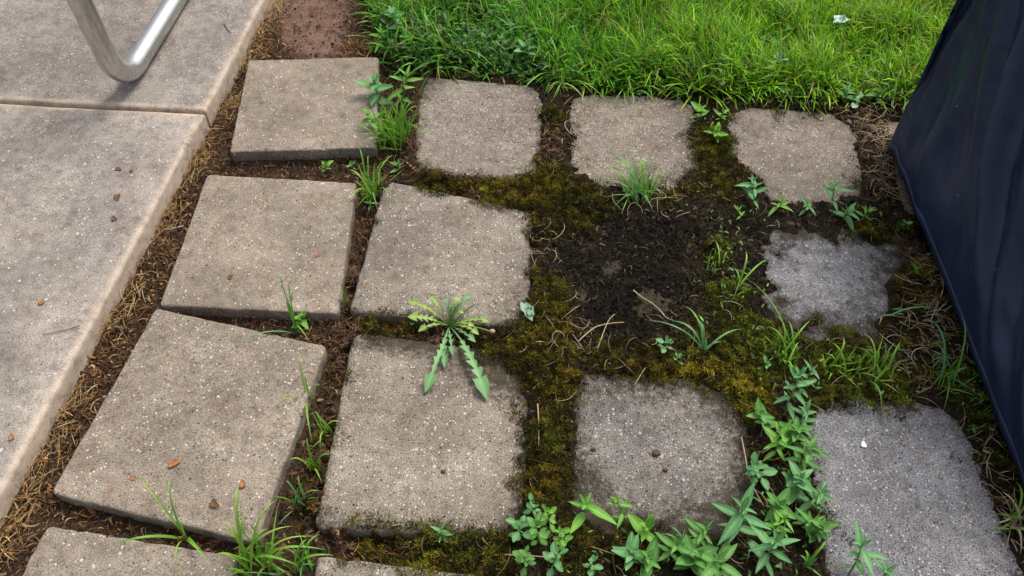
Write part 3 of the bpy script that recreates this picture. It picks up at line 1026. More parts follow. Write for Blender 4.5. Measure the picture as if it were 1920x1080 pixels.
def sample(n, box, prob):
    """n tries of points in box, kept with probability prob(x,y)"""
    x = rng.uniform(box[0], box[1], n); y = rng.uniform(box[2], box[3], n)
    k = rng.uniform(0, 1, n) < prob(x, y)
    return x[k], y[k]


def pick(n, pal, wts=None, jit=.25):
    pal = np.array(pal)
    i = rng.choice(len(pal), n, p=None if wts is None else np.array(wts) / np.sum(wts))
    return np.clip(pal[i] * rng.uniform(1 - jit, 1 + jit, (n, 1)) * rng.uniform(.92, 1.08, (n, 3)), .002, 1)


def in_cover(x, y):
    a = (np.asarray(x) - hA2[0]) * wdir[0] + (np.asarray(y) - hA2[1]) * wdir[1]
    b = (np.asarray(x) - hA2[0]) * hd[0] + (np.asarray(y) - hA2[1]) * hd[1]
    return (a > .03) & (b > 0.02) & (a < .8)


# lawn: dense blades, thinner outside the view
def lawn_prob(x, y):
    li_ = lawn_in(x, y)
    p = sstep(-.004, .03, li_) * np.where((y < 2.75) & (np.abs(x) < 1.75), 1, .35)
    p = p * (1 - .7 * np.clip(blobs(x, y, WEEDY), 0, 1))
    return p * ~in_cover(x, y) * (.75 + .5 * vnoise(x * 9, y * 9, 4))


WEEDY = [(760, 95, .10, 1.2), (820, 110, .10, 1.3), (900, 105, .10, 1.3), (960, 110, .09, 1.1), (840, 60, .10, .9), (930, 50, .09, .8), (735, 70, .07, .8), (1010, 130, .06, .8),
         (1340, 150, .08, .8), (1290, 150, .05, .6), (1440, 150, .06, .4), (1500, 185, .05, .5)]
x, y = sample(140000, (-.75, 2.6, 1.85, 3.4), lawn_prob)
N = len(x)
z = ground_parts(x, y)[0]
patch = fbm(x, y, 3.2, 200, 3); patch2 = fbm(x, y, 9, 210, 3)
li_ = lawn_in(x, y)
hgt = (.082 + .030 * patch + .034 * patch2) * rng.uniform(.55, 1.35, N) * (.75 + .35 * sstep(0, .1, li_)) * (1 + .5 * sstep(.25, .7, patch2) * rng.uniform(0, 1, N))
az = rng.uniform(0, 6.28, N) * .65 + 6.28 * .35 * vnoise(x * 5, y * 5, 6) + np.where(rng.uniform(0, 1, N) < .3, -1.57, 0)
# blades at the edge hang over the stones
hang = sstep(.07, 0, li_)
az = np.where(rng.uniform(0, 1, N) < hang * .6, -1.57 + rng.normal(0, .7, N), az)
lean = np.abs(rng.normal(.30, .36, N)) + hang * .50 * rng.uniform(.1, 1.8, N)
curl = np.abs(rng.normal(.8, .65, N))
yel = np.clip(sstep(.55, 1.6, x) * sstep(2.15, 2.45, y) + .35 * np.clip(patch2, 0, 1), 0, 1)
cg = pick(N, [(.190, .400, .012), (.280, .500, .018), (.110, .290, .014), (.40, .60, .03), (.17, .42, .10)], [3, 3, 2.2, 1.8, 1.0], .4)
cy = pick(N, [(.34, .40, .04), (.42, .36, .08), (.24, .36, .03)], None, .25)
cg = cg * lerp(np.array([.55, .92, 1.0]), np.array([1.05, 1.15, 1.]), sstep(-.1, .9, x + .25 * patch)[:, None])
cb = lerp(cg, cy, (yel * rng.uniform(.2, 1, N))[:, None])
dead = rng.uniform(0, 1, N) < .085
cb[dead] = pick(dead.sum(), [(.42, .34, .15), (.32, .22, .09)])
V, F, C = ribbons(np.stack([x, y, z - .004], 1), az, lean, curl, hgt, rng.uniform(.0030, .0068, N), cb * .34, 4, rng.normal(0, .5, N), cb * 1.25)  # blade bases darkened, tips lightened: shade between blades painted into the colour
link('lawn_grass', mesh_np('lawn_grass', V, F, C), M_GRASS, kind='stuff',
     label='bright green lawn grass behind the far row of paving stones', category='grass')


# small broad leaves growing through the lawn's near edge
def round_leaves(n, x, y, z, size, cols, elong=1.4):
    """cupped five-point leaves as small fans"""
    a = rng.uniform(0, 6.28, n); tilt = rng.normal(0, .45, n); tilt2 = rng.normal(0, .45, n)
    prof = np.array([[0, 0, 0], [.35, .33, .10], [.8, .30, .05], [1.15, 0, -.06], [.8, -.30, .05], [.35, -.33, .10], [.55, 0, -.05]])
    V = prof[None] * size[:, None, None] * np.array([elong, 1, 1])
    vz = V[..., 2] + V[..., 0] * np.sin(tilt)[:, None] + V[..., 1] * np.sin(tilt2)[:, None]
    vx = V[..., 0] * np.cos(a)[:, None] - V[..., 1] * np.sin(a)[:, None]
    vy = V[..., 0] * np.sin(a)[:, None] + V[..., 1] * np.cos(a)[:, None]
    P = np.stack([x[:, None] + vx, y[:, None] + vy, z[:, None] + vz], -1)
    f = np.array([[0, 1, 6], [1, 2, 6], [2, 3, 6], [3, 4, 6], [4, 5, 6], [5, 0, 6]])
    F = (np.arange(n) * 7)[:, None, None] + f[None]
    return P.reshape(-1, 3), F.reshape(-1, 3), np.repeat(cols, 7, 0)


WEEDY = [(760, 95, .10, 1.2), (820, 110, .10, 1.3), (900, 105, .10, 1.3), (960, 110, .09, 1.1), (840, 60, .10, .9), (930, 50, .09, .8), (735, 70, .07, .8), (1010, 130, .06, .8),
         (1340, 150, .08, .8), (1290, 150, .05, .6), (1440, 150, .06, .4), (1500, 185, .05, .5)]
x, y = sample(17000, (-.6, 1.4, 1.88, 2.5), lambda x, y: np.clip(blobs(x, y, WEEDY) * 1.2 - .2, 0, 1) * (lawn_in(x, y) > -.012))
N = len(x)
zz_ = ground_parts(x, y)[0] + rng.uniform(.006, .055, N) * (.5 + .5 * sstep(0, .08, lawn_in(x, y)))
cl_ = pick(N, [(.050, .150, .020), (.080, .210, .025), (.035, .10, .016), (.13, .27, .06)], [3, 2, 2, 1], .3)
V, F, C = round_leaves(N, x, y, zz_, rng.uniform(.008, .016, N), cl_)
link('lawn_weed_leaves', mesh_np('lawn_weed_leaves', V, F, C), M_GRASS, kind='stuff',
     label='low dark green leafy weeds at the near left edge of the lawn', category='weeds')


# moss
def moss_prob(x, y):
    w_ = moss_w(x, y)
    edge_ = stone_mask(x, y)
    p = sstep(.10, .70, w_) * sstep(.040, -.002, edge_ - .030 * fbm(x, y, 24, 9, 4) * sstep(-.2, .0, x))
    bur = stone_in(STONES[11], x, y, .02) > 0
    p = np.where(bur, sstep(.15, .7, w_ + .20 * fbm(x, y, 18, 44, 3)) * .8, p)
    return p * (lawn_in(x, y) < .02) * (patio_d(x, y) > .02) * ~in_cover(x, y)


x, y = sample(1000000, (-.40, 1.25, .15, 2.0), moss_prob)
N = len(x)
hz_ = ground_parts(x, y)[0]
for s in STONES:
    if s['z'] > -.01:
        continue
    hz_ = np.where(stone_in(s, x, y) > 0, np.maximum(hz_, s['z']), hz_)
for s in STONES:
    din = stone_in(s, x, y, .01)
    hz_ = np.where(din > .001, np.maximum(hz_, s['z'] - .001), hz_)
w_ = np.clip(moss_w(x, y), 0, 1.5)
cush = np.abs(fbm(x, y, 55, 333, 3))
cush = np.abs(fbm(x, y, 38, 333, 3))
hz_ = hz_ + .026 * np.clip(cush, 0, 1) * np.clip(w_, .3, 1.2)
tone = fbm(x, y, 16, 300, 3); tone2 = fbm(x, y, 60, 310, 2)
yb = np.clip(blobs(x, y, [(1290, 715, .05, 1), (1350, 735, .06, 1), (820, 345, .05, .5), (920, 362, .05, .6), (1000, 640, .05, .5), (1080, 640, .06, .5), (1390, 740, .05, .8), (1030, 350, .06, .5)]), 0, 1)
ca = np.array([.190, .138, .012]); cb_ = np.array([.115, .130, .016]); cc_ = np.array([.032, .027, .008]); cy_ = np.array([.50, .40, .025])
tt_ = np.clip(.5 + .8 * tone, 0, 1)[:, None]
cm = lerp(cb_, ca, tt_)
cm = lerp(cm, cc_, np.clip(.45 - tone2 - .5 * fbm(x, y, 7, 320, 3), 0, .92)[:, None])
grn = np.clip(blobs(x, y, [(1370, 520, .1, 1), (1620, 690, .12, .8), (1450, 660, .1, .8), (1340, 270, .06, .6), (1800, 700, .1, .7), (800, 1040, .1, .4)]), 0, 1)
cm = lerp(cm, np.array([.200, .270, .025]), (grn * .7)[:, None])
cm = lerp(cm, cy_, (yb * rng.uniform(.1, .75, N))[:, None])
drk = np.clip(blobs(x, y, DARK), 0, 1)
cm = lerp(cm, np.array([.045, .034, .01]), (.75 * drk)[:, None])
cm = cm * np.clip(.45 + 1.5 * cush, .4, 1.7)[:, None]  # hollows between cushions darkened, tops lightened: shading put into the colour
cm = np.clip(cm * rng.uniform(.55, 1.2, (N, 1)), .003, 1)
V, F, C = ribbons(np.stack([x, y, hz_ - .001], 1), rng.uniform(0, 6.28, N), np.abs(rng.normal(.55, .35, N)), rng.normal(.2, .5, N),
                  rng.uniform(.005, .0125, N) * (.7 + .5 * cush), rng.uniform(.0011, .0024, N), cm * .30, 2, rng.normal(0, .8, N), cm * 1.35)  # dark sprig bases and bright tips: shade in the gaps mixed into colour
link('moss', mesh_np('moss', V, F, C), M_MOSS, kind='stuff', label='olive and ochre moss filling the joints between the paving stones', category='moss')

# seedlings with tiny leaves scattered through the moss
SEED = [(1370, 430, .06, 1), (1380, 520, .08, 1), (1350, 600, .07, .6), (1330, 240, .05, .5), (1440, 690, .06, .8), (1580, 690, .10, .7), (1680, 700, .10, .6), (1800, 700, .08, .8),
        (1830, 790, .06, .7), (1260, 1050, .09, 1), (1180, 1050, .07, .8), (1330, 1060, .08, .8), (1480, 900, .09, .8), (1460, 1000, .09, .9), (1300, 360, .05, .4), (880, 1050, .06, .3), (1640, 430, .08, .3)]
x, y = sample(9000, (0, 1.2, .42, 1.95), lambda x, y: np.clip(blobs(x, y, SEED), 0, 1) * (stone_mask(x, y) < .004) * .42 * ~in_cover(x, y))
N = len(x)
V, F, C = round_leaves(N, x, y, ground_parts(x, y)[0] + rng.uniform(.006, .026, N), rng.uniform(.003, .0085, N),
                       pick(N, [(.08, .22, .03), (.14, .30, .04), (.07, .20, .08), (.20, .34, .05), (.045, .13, .025)], None, .3), 1.7)
link('seedling_leaves', mesh_np('seedling_leaves', V, F, C), M_GRASS, kind='stuff', label='tiny green seedlings scattered through the moss between the right hand stones', category='seedlings')

# brown leaf litter, needles and crumbs
HEAPS = [(500, 50, .08, 1), (470, 90, .06, 1.0), (670, 80, .05, 1), (700, 60, .05, .9), (730, 20, .04, .6), (650, 95, .04, .8), (740, 150, .04, .6), (420, 200, .05, .8), (290, 470, .04, .7), (250, 520, .04, .6),
         (640, 610, .05, 1), (690, 25, .04, .7), (620, 640, .04, 1), (1030, 260, .05, .7), (1030, 290, .04, .8)]
STRAW = [(1640, 245, .08, 1.2), (1600, 250, .05, .8), (1690, 350, .07, 1.1), (1650, 320, .06, .7), (1750, 520, .05, .9), (1760, 600, .07, 1.0), (1740, 640, .06, .8),
         (1010, 480, .05, .35), (1060, 620, .06, .35), (1240, 370, .05, .3), (1890, 950, .06, .9), (1840, 860, .06, .5), (1700, 690, .06, .5)]


def joint_prob(x, y):
    e_ = stone_mask(x, y)
    return sstep(.006, -.012, e_) * (patio_d(x, y) > .006) * (lawn_in(x, y) < .03) * ~in_cover(x, y)


def litter_prob(x, y):
    left = 1 - sstep(-.25, .05, x)
    clay_ = np.clip(blobs(x, y, CLAY[:4]) * 1.2 - .25, 0, 1)
    near_edge = np.exp(-np.clip(patio_d(x, y), 0, 9) / .05)
    p = left * (.28 + .55 * near_edge + .30 * fbm(x, y, 11, 70, 3)) * (1 - .96 * clay_) + .8 * np.clip(blobs(x, y, HEAPS), 0, 1) * (1 - .5 * clay_)
    return np.clip(p, 0, 1) * joint_prob(x, y)


parts = []
x, y = sample(150000, (-1.05, .35, .42, 2.5), litter_prob)
N = len(x)
tan_ = np.clip(np.exp(-np.clip(patio_d(x, y), 0, 9) / .05) * .8 + blobs(x, y, HEAPS[:6]) * .5, 0, 1)
z = ground_parts(x, y)[0] + rng.uniform(0, .017, N) * (.6 + tan_)
cA = pick(N, [(.10, .055, .032), (.16, .085, .045), (.045, .028, .018), (.28, .15, .08), (.34, .22, .12)], [3, 3, 3.2, 1.2, .7], .35)
cB = pick(N, [(.42, .24, .09), (.52, .36, .18), (.30, .15, .055), (.17, .09, .04)], [3, 2.4, 3, 2], .3)
cc = np.where((rng.uniform(0, 1, N) < tan_ * .75)[:, None], cB, cA)
half = rng.uniform(0, 1, N) < .72
k = half
parts.append(strands(np.stack([x, y, z], 1)[k], rng.uniform(0, 6.28, k.sum()), rng.normal(0, 1.7, k.sum()), np.clip(rng.lognormal(-4.1, .55, k.sum()), .006, .075),
                     np.clip(rng.lognormal(-7.1, .4, k.sum()), .0004, .0024), np.stack([rng.uniform(0, .012, k.sum()), rng.normal(0, .006, k.sum())], 1), cc[k]))
k = ~half                                    # flat curled leaf scraps
parts.append(ribbons(np.stack([x, y, z], 1)[k], rng.uniform(0, 6.28, k.sum()), rng.normal(1.4, .35, k.sum()), rng.normal(0, 1.0, k.sum()),
                     np.clip(rng.lognormal(-4.55, .5, k.sum()), .004, .035), np.clip(rng.lognormal(-5.6, .5, k.sum()), .0015, .013), cc[k] * .9, 3, rng.normal(0, .5, k.sum()), cc[k] * 1.2))
# long tan straws lying along the patio edge
x, y = sample(26000, (-1.05, -.5, .42, 2.5), lambda x, y: .5 * np.exp(-(np.clip(patio_d(x, y) - .012, 0, 9) / .022) ** 2) * (patio_d(x, y) > .004) * (vnoise(x * 0 + 3, y * 11, 8) > .35))
N = len(x)
z = ground_parts(x, y)[0] + rng.uniform(.002, .020, N)
parts.append(strands(np.stack([x, y, z], 1), math.pi / 2 - math.atan(EK) + rng.normal(0, .55, N), rng.normal(0, .9, N), rng.uniform(.02, .085, N), rng.uniform(.0005, .0012, N),
                     np.stack([rng.uniform(-.002, .010, N), rng.normal(0, .008, N)], 1), pick(N, [(.44, .30, .13), (.52, .38, .20), (.34, .19, .07), (.30, .26, .08)], None, .3), 6))
V, F, C = join(parts)
link('leaf_litter', mesh_np('leaf_litter', V, F, C), M_LITTER, kind='stuff', label='brown dead leaf and needle litter in the joints beside the patio', category='litter')


def straw_prob(x, y):
    return np.clip(blobs(x, y, STRAW) + .035 * sstep(-.1, .1, x), 0, 1) * (lawn_in(x, y) < .01) * ~in_cover(x, y) * np.clip(joint_prob(x, y) + .12 * (blobs(x, y, STRAW) > .3), 0, 1)


x, y = sample(14000, (-.15, 1.25, .42, 1.95), straw_prob)
N = len(x)
z = np.maximum(ground_parts(x, y)[0], -.012) + rng.uniform(.003, .016, N)
cs = pick(N, [(.44, .32, .20), (.54, .43, .32), (.30, .19, .11), (.36, .25, .15)], None, .3)
V, F, C = strands(np.stack([x, y, z], 1), rng.normal(-.6, 1.3, N), rng.normal(0, 1.6, N), rng.uniform(.015, .075, N), rng.uniform(.0004, .0009, N),
                  np.stack([rng.uniform(-.002, .012, N), rng.normal(0, .010, N)], 1), cs, 6)
link('dry_grass', mesh_np('dry_grass', V, F, C), M_LITTER, kind='stuff', label='pale dry grass strands among the mossy stones and beside the dark cover', category='dry grass')

# short fibres, rootlets and moss scraps on the dark soil
x, y = sample(60000, (-.2, 1.2, .42, 1.95), lambda x, y: np.clip(joint_prob(x, y) + (stone_in(STONES[11], x, y, .02) > 0), 0, 1) * sstep(-.15, .05, x) * (.25 + .35 * vnoise(x * 30, y * 30, 2)))
N = len(x)
z = np.maximum(ground_parts(x, y)[0], -.018) + rng.uniform(0, .006, N)
cf = pick(N, [(.030, .022, .012), (.07, .05, .028), (.20, .14, .085), (.016, .013, .009), (.12, .11, .02), (.42, .35, .26)], [4, 3, .8, 4, 2, .4], .35)
cf = cf * (1 - .55 * np.clip(blobs(x, y, DARK), 0, 1))[:, None]
V, F, C = strands(np.stack([x, y, z], 1), rng.uniform(0, 6.28, N), rng.normal(0, 1.8, N), rng.uniform(.005, .022, N), rng.uniform(.0005, .0012, N),
                  np.stack([rng.uniform(0, .006, N), rng.normal(0, .004, N)], 1), cf, 3)
link('root_fibres', mesh_np('root_fibres', V, F, C), M_LITTER, kind='stuff', label='fine dark rootlets and fibres on the black soil', category='fibres')

x, y = sample(170000, (-1.05, 1.25, -.15, 2.45), lambda x, y: np.clip(joint_prob(x, y) * (1 - .9 * np.clip(blobs(x, y, CLAY[:4]), 0, 1)) + (stone_in(STONES[11], x, y, .02) > 0), 0, 1) * .7)
N = len(x)
z = ground_parts(x, y)[0]
cr = pick(N, [(.050, .033, .021), (.085, .055, .035), (.025, .019, .014), (.17, .12, .085)], [4, 3, 3, .7], .3)
cr = cr * (lerp(1, .38, sstep(-.2, .1, x)) * (1 - .6 * np.clip(blobs(x, y, DARK), 0, 1)))[:, None]
V, F, C = crumbs(np.stack([x, y, z], 1), rng.uniform(.0014, .0055, N) * np.where(rng.uniform(0, 1, N) < .04, 2.2, 1), cr)
link('soil_crumbs', mesh_np('soil_crumbs', V, F, C, smooth=False), M_CRUMB, kind='stuff', label='dark crumbs of soil lying in the joints', category='soil')

# fine debris lying on the stones
x, y = sample(30000, (-1.0, 1.15, .42, 1.95), lambda x, y: (stone_mask(x, y) > -.005) * np.clip(.035 + 1.0 * np.exp(-np.clip(stone_mask(x, y), 0, 1) / .016) * sstep(-.15, .1, x), 0, 1))
N = len(x)
zt = np.zeros(N)
for s in STONES:
    zt = np.where(stone_in(s, x, y) > 0, s['z'], zt)
cr = pick(N, [(.06, .04, .025), (.12, .06, .03), (.03, .022, .016), (.25, .12, .05)], [4, 2, 3, .7], .3)
V, F, C = crumbs(np.stack([x, y, zt + .001], 1), rng.uniform(.0007, .0022, N) * (1 + .7 * np.exp(-np.clip(stone_mask(x, y), 0, 1) / .01)), cr)
link('stone_debris', mesh_np('stone_debris', V, F, C, smooth=False), M_CRUMB, kind='stuff', label='specks of dirt scattered on the paving stones', category='dirt')


# ------------------------------------------------------------------ plants
M_LEAF_TEAL = leaf_mat('leaf_teal_green', (.070, .220, .070), (.170, .380, .150))
M_LEAF_BRIGHT = leaf_mat('leaf_bright_green', (.090, .270, .030), (.190, .420, .060))
M_LEAF_MID = leaf_mat('leaf_mid_green', (.060, .200, .035), (.140, .330, .075))
M_LEAF_DAND = leaf_mat('leaf_dandelion', (.090, .230, .085), (.170, .350, .130), .5, .22, veins=False)
M_LEAF_DANDY = leaf_mat('leaf_dandelion_young', (.170, .300, .050), (.300, .420, .110), .5, .3, veins=False)
M_LEAF_PALE = leaf_mat('leaf_pale', (.220, .380, .260), (.300, .460, .330), .5, .25)
M_BLADE = leaf_mat('grass_blade_green', (.070, .230, .018), (.170, .380, .040), .42, .32, veins=False)
M_BLADE_Y = leaf_mat('grass_blade_lime', (.150, .320, .025), (.260, .440, .060), .42, .32, veins=False)
M_BLADE_T = leaf_mat('grass_blade_blue', (.070, .210, .080), (.140, .320, .130), .42, .3, veins=False)
M_STEM = plain_mat('green_stem', (.13, .28, .05), .5)
M_STEM_R = plain_mat('reddish_stem', (.17, .16, .06), .5)
M_BROWN = plain_mat('brown_husk', (.12, .055, .024), .8, 0, 220, .5)
M_TAN = plain_mat('tan_straw', (.42, .31, .19), .75, 0, 150, .3)
M_ORANGE = plain_mat('orange_leaf_scrap', (.30, .125, .040), .75, 0, 180, .4)
M_WHITE = plain_mat('white_chip', (.72, .72, .74), .6, 0, 200, .1)
M_PETAL = plain_mat('pale_petal', (.50, .68, .62), .6, 0, 90, .15)
M_GREYP = plain_mat('grey_plastic', (.38, .40, .45), .4, 0, 90, .15)
M_CLOD = plain_mat('clod', (.11, .06, .035), .95, 0, 240, .5)


def leaf_shape(name, wid, fold=.16, droop=.25, n=9, prof=None, lift=0.0, wave=0.0):
    """unit-length leaf along +x, keel along the middle, tip drooping"""
    V, R = [], []
    for i in range(n):
        s = i / (n - 1)
        if prof is None:
            w_ = wid * (math.sin(math.pi * min(1, s * .93 + .05) ** .85) ** .9) * (1 if s < 1 else .02)
        else:
            w_ = wid * prof(s)
        w_ = max(w_, .008)
        zc = lift * s - droop * s * s + wave * math.sin(s * 9)
        xx = s * (1 - .08 * droop * s)
        for j, t in enumerate((-1, -.5, 0, .5, 1)):
            V.append((xx - .02 * abs(t) * w_, t * w_ / 2, zc + fold * w_ * abs(t) ** 1.3 + wave * .5 * math.sin(s * 14 + t) * abs(t)))
            R.append(1.0 if t == 0 else 0.0)
    I = np.arange(n * 5).reshape(n, 5)
    F = np.stack([I[:-1, :-1], I[1:, :-1], I[1:, 1:], I[:-1, 1:]], -1).reshape(-1, 4)
    return mesh_np(name, np.array(V), F, attrs=dict(rib=R))


def lance(s):
    return (math.sin(math.pi * (s ** .72)) ** .8 if 0 < s < 1 else .04)


def ovate(s):
    return (math.sin(math.pi * (s ** .60)) ** .62 if 0 < s < 1 else .06)


def spoon(s):
    return .16 + .84 * (math.sin(math.pi * np.clip((s - .25) / .75, 0, 1) ** .9) ** .7) if 0 < s < 1 else .08


SHAPES = {}
for mat_ in (M_LEAF_TEAL, M_LEAF_BRIGHT, M_LEAF_MID, M_LEAF_PALE):
    SHAPES[mat_.name] = dict(
        lance=[leaf_shape('leaf', .29, .18, d_, prof=lance, wave=w_) for d_, w_ in ((.10, .008), (.32, .012), (-.08, .01), (.5, .014))],
        ovate=[leaf_shape('leaf', .50, .16, d_, prof=ovate, wave=w_) for d_, w_ in ((.10, .01), (.30, .016), (-.05, .012))],
        spoon=[leaf_shape('leaf', .50, .12, d_, prof=spoon, wave=w_) for d_, w_ in ((.08, .01), (.25, .012), (-.1, .01))])
    for lst in SHAPES[mat_.name].values():
        for me_ in lst:
            me_.materials.append(mat_)


def leaf_obj(parent, mesh, pos, az, el, size, roll=0.0, name='leaf'):
    """leaf from pos (local), heading az, elevation el"""
    o = bpy.data.objects.new(name, mesh)
    COL.objects.link(o)
    o.parent = parent
    o.matrix_local = (Matrix.Translation(pos) @ Matrix.Rotation(az, 4, 'Z') @ Matrix.Rotation(-el, 4, 'Y')
                      @ Matrix.Rotation(roll, 4, 'X') @ Matrix.Scale(size, 4))
    return o


def bez(a, b, c, n):
    t = np.linspace(0, 1, n)[:, None]
    return (1 - t) ** 2 * np.array(a) + 2 * t * (1 - t) * np.array(b) + t ** 2 * np.array(c)


def ground_at(u, v):
    p = at(u, v, 0)
    z = gz(p[0], p[1])
    for s in STONES:
        if stone_in(s, np.array([p[0]]), np.array([p[1]]))[0] > 0:
            z = max(z, s['z'] - .002)
    p = at(u, v, z)
    return np.array([p[0], p[1], z])


def weed(u, v, label, hgt=.05, leaf=.035, kind='lance', mat=M_LEAF_TEAL, nodes=4, lean=(0, 0), seed=0, top=True, per=2, group=None, name='broadleaf_weed', spread=.55):
    """upright weed: stem with leaf pairs at its nodes and a rosette at the tip"""
    r = random.Random(seed * 7 + int(u) * 13 + int(v))
    b = ground_at(u, v); hgt *= 1.1; leaf *= 1.28
    o = empty(name, b - np.array([0, 0, .002]), label, 'weed', group)
    tip = np.array([lean[0] * hgt, lean[1] * hgt, hgt])
    pts = bez((0, 0, 0), (lean[0] * hgt * .15, lean[1] * hgt * .15, hgt * .6), tip, 8)
    link('stem', tube_mesh('stem', pts, np.linspace(.0017, .0010, 8) * (leaf / .035) ** .5, 6), M_STEM, o)
    shp = SHAPES[mat.name][kind]
    a0 = r.uniform(0, 6.28)
    for k in range(nodes):
        f = .22 + .78 * (k + .6) / nodes if nodes > 1 else .9
        f = min(f, 1)
        P = pts[min(7, int(round(f * 7)))]
        a0 += math.pi / per if per == 2 else 2.4
        a0 += r.uniform(-.35, .35)
        for j in range(per):
            az = a0 + j * 2 * math.pi / per + r.uniform(-.2, .2)
            el = lerp(-.05, spread, f) + r.uniform(-.2, .2)
            sz = leaf * (1.0 - .28 * abs(f - .6)) * r.uniform(.5, 1.15)
            leaf_obj(o, r.choice(shp), P, az, el, sz, r.uniform(-.3, .3))
    if top:
        for j in range(4):
            leaf_obj(o, r.choice(shp), pts[-1], a0 + 1.57 * j + r.uniform(-.3, .3), r.uniform(.75, 1.15), leaf * r.uniform(.38, .6), r.uniform(-.3, .3))
    return o


def blade_mesh(pts, width, n):
    """keeled grass blade along the points"""
    pts = np.array(pts)
    T = np.gradient(pts, axis=0); T /= np.linalg.norm(T, axis=1)[:, None]
    hdir = pts[-1] - pts[0]; hdir[2] = 0
    sd = np.array([-hdir[1], hdir[0], 0]); sd /= np.linalg.norm(sd) + 1e-9
    V, R = [], []
    for i in range(len(pts)):
        s = i / (len(pts) - 1)
        w_ = width * (1 - s ** 2.4 * .96) * (.7 + .3 * min(1, s * 5)) / 2
        up = np.cross(sd, T[i]); up = up if up[2] >= 0 else -up
        V += [pts[i] - sd * w_ + up * w_ * .35, pts[i], pts[i] + sd * w_ + up * w_ * .35]
        R += [0, .6, 0]
    I = np.arange(len(pts) * 3).reshape(-1, 3)
    F = np.stack([I[:-1, :-1], I[1:, :-1], I[1:, 1:], I[:-1, 1:]], -1).reshape(-1, 4)
    return mesh_np('blade', np.array(V), F, attrs=dict(rib=R))


def tuft(u, v, label, tips=(), n=14, hgt=.06, spread=.6, width=.003, mats=(M_BLADE,), seed=0, group='grass tufts in the joints', rad=.012, bias=None):
    """grass tuft: hand-placed blades whose tips are given as (u, v, height) and a spray of random ones"""
    r = random.Random(seed + int(u) * 3 + int(v))
    b = ground_at(u, v); hgt *= 1.3; width *= 1.35
    o = empty('grass_tuft', b - np.array([0, 0, .003]), label, 'grass tuft', group)
    for t in tips:
        T = at(t[0], t[1], t[2]) - b
        wd = t[3] if len(t) > 3 else width * 1.25
        arch = t[4] if len(t) > 4 else .6
        B0 = np.array([r.gauss(0, rad * .4), r.gauss(0, rad * .4), 0])
        dist = np.linalg.norm(T[:2])
        mid = np.array([T[0] * .38, T[1] * .38, max(T[2], 0) + dist * arch * .9])
        me = blade_mesh(bez(B0, mid, T, 12), wd, 12)
        me.materials.append(r.choice(mats))
        link('blade', me, None, o)
    for k in range(n):
        a = r.uniform(0, 6.28) if bias is None or r.random() < .35 else r.gauss(bias, .8)
        L = hgt * r.uniform(.5, 1.25)
        out = L * abs(r.gauss(0, spread)) * .9
        out = min(out, L * .92)
        zt = math.sqrt(max(L * L - out * out, 1e-6)) * r.uniform(.75, 1)
        rr = rad * math.sqrt(r.random()); ab = r.uniform(0, 6.28)
        B0 = np.array([math.cos(ab) * rr, math.sin(ab) * rr, 0])
        T = B0 + np.array([math.cos(a) * out, math.sin(a) * out, zt])
        mid = B0 + np.array([math.cos(a) * out * .3, math.sin(a) * out * .3, zt * .8])
        me = blade_mesh(bez(B0, mid, T, 7), width * r.uniform(.6, 1.15), 7)
        me.materials.append(r.choice(mats))
        link('blade', me, None, o)
    return o


# dandelion -----------------------------------------------------------------
dc = ground_at(843, 614)
dc[2] += .004
dand = empty('dandelion', dc, 'dandelion rosette with long toothed leaves growing between two paving stones', 'dandelion')


def dandelion_leaf(tip, width, mat, arch=.03, teeth=5, pet=.32, seed=0, endw=1.0):
    r = random.Random(seed)
    T = at(*tip) - dc
    L = np.linalg.norm(T)
    sd0 = np.array([-T[1], T[0], 0]); sd0 /= np.linalg.norm(sd0)
    mid = T * .5 + np.array([0, 0, arch * 2]) + sd0 * r.gauss(0, .06) * L
    n = 40
    pts = bez((0, 0, 0), mid, T, n)
    Tn = np.gradient(pts, axis=0); Tn /= np.linalg.norm(Tn, axis=1)[:, None]
    V, R = [], []
    ph = [r.uniform(0, .45), r.uniform(0, .45)]
    amp = [[r.uniform(.45, 1.45) for _ in range(12)] for _ in range(2)]
    for i in range(n):
        s = i / (n - 1)
        sd = np.cross([0, 0, 1.], Tn[i]); sd /= np.linalg.norm(sd) + 1e-9
        up = np.cross(Tn[i], sd)
        row = []
        for side in (-1, 1):
            if s < pet:
                w_ = .07 + .05 * s
            else:
                q = (s - pet) / (1 - pet)
                if q > .74:                                     # end lobe, pointed
                    e = (q - .74) / .26
                    w_ = endw * (.62 + .38 * math.sin(min(1, e * 2.2) * math.pi / 2)) * (1 - e) ** .75 + .02
                else:
                    qq = q / .74 * teeth + ph[(side + 1) // 2]
                    fr = qq % 1
                    lob = (1 - fr) ** 1.2 if fr > .12 else fr / .12
                    w_ = (.12 + lob * amp[(side + 1) // 2][int(qq)] * (.40 + .5 * q))
            back = (.55 * w_ if s > pet else 0) * width
            P = pts[i] + sd * side * width * .5 * w_ - Tn[i] * back * .5 + up * abs(w_) * width * .10
            row.append(P)
        cen = pts[i] - up * .0004
        V += [row[0], (row[0] + cen) / 2, cen, (row[1] + cen) / 2, row[1]]
        R += [0, 0, 1, 0, 0]
    I = np.arange(n * 5).reshape(n, 5)
    F = np.stack([I[:-1, :-1], I[1:, :-1], I[1:, 1:], I[:-1, 1:]], -1).reshape(-1, 4)
    me = mesh_np('leaf', np.array(V), F, attrs=dict(rib=R))
    me.materials.append(mat)
    return link('leaf', me, None, dand)


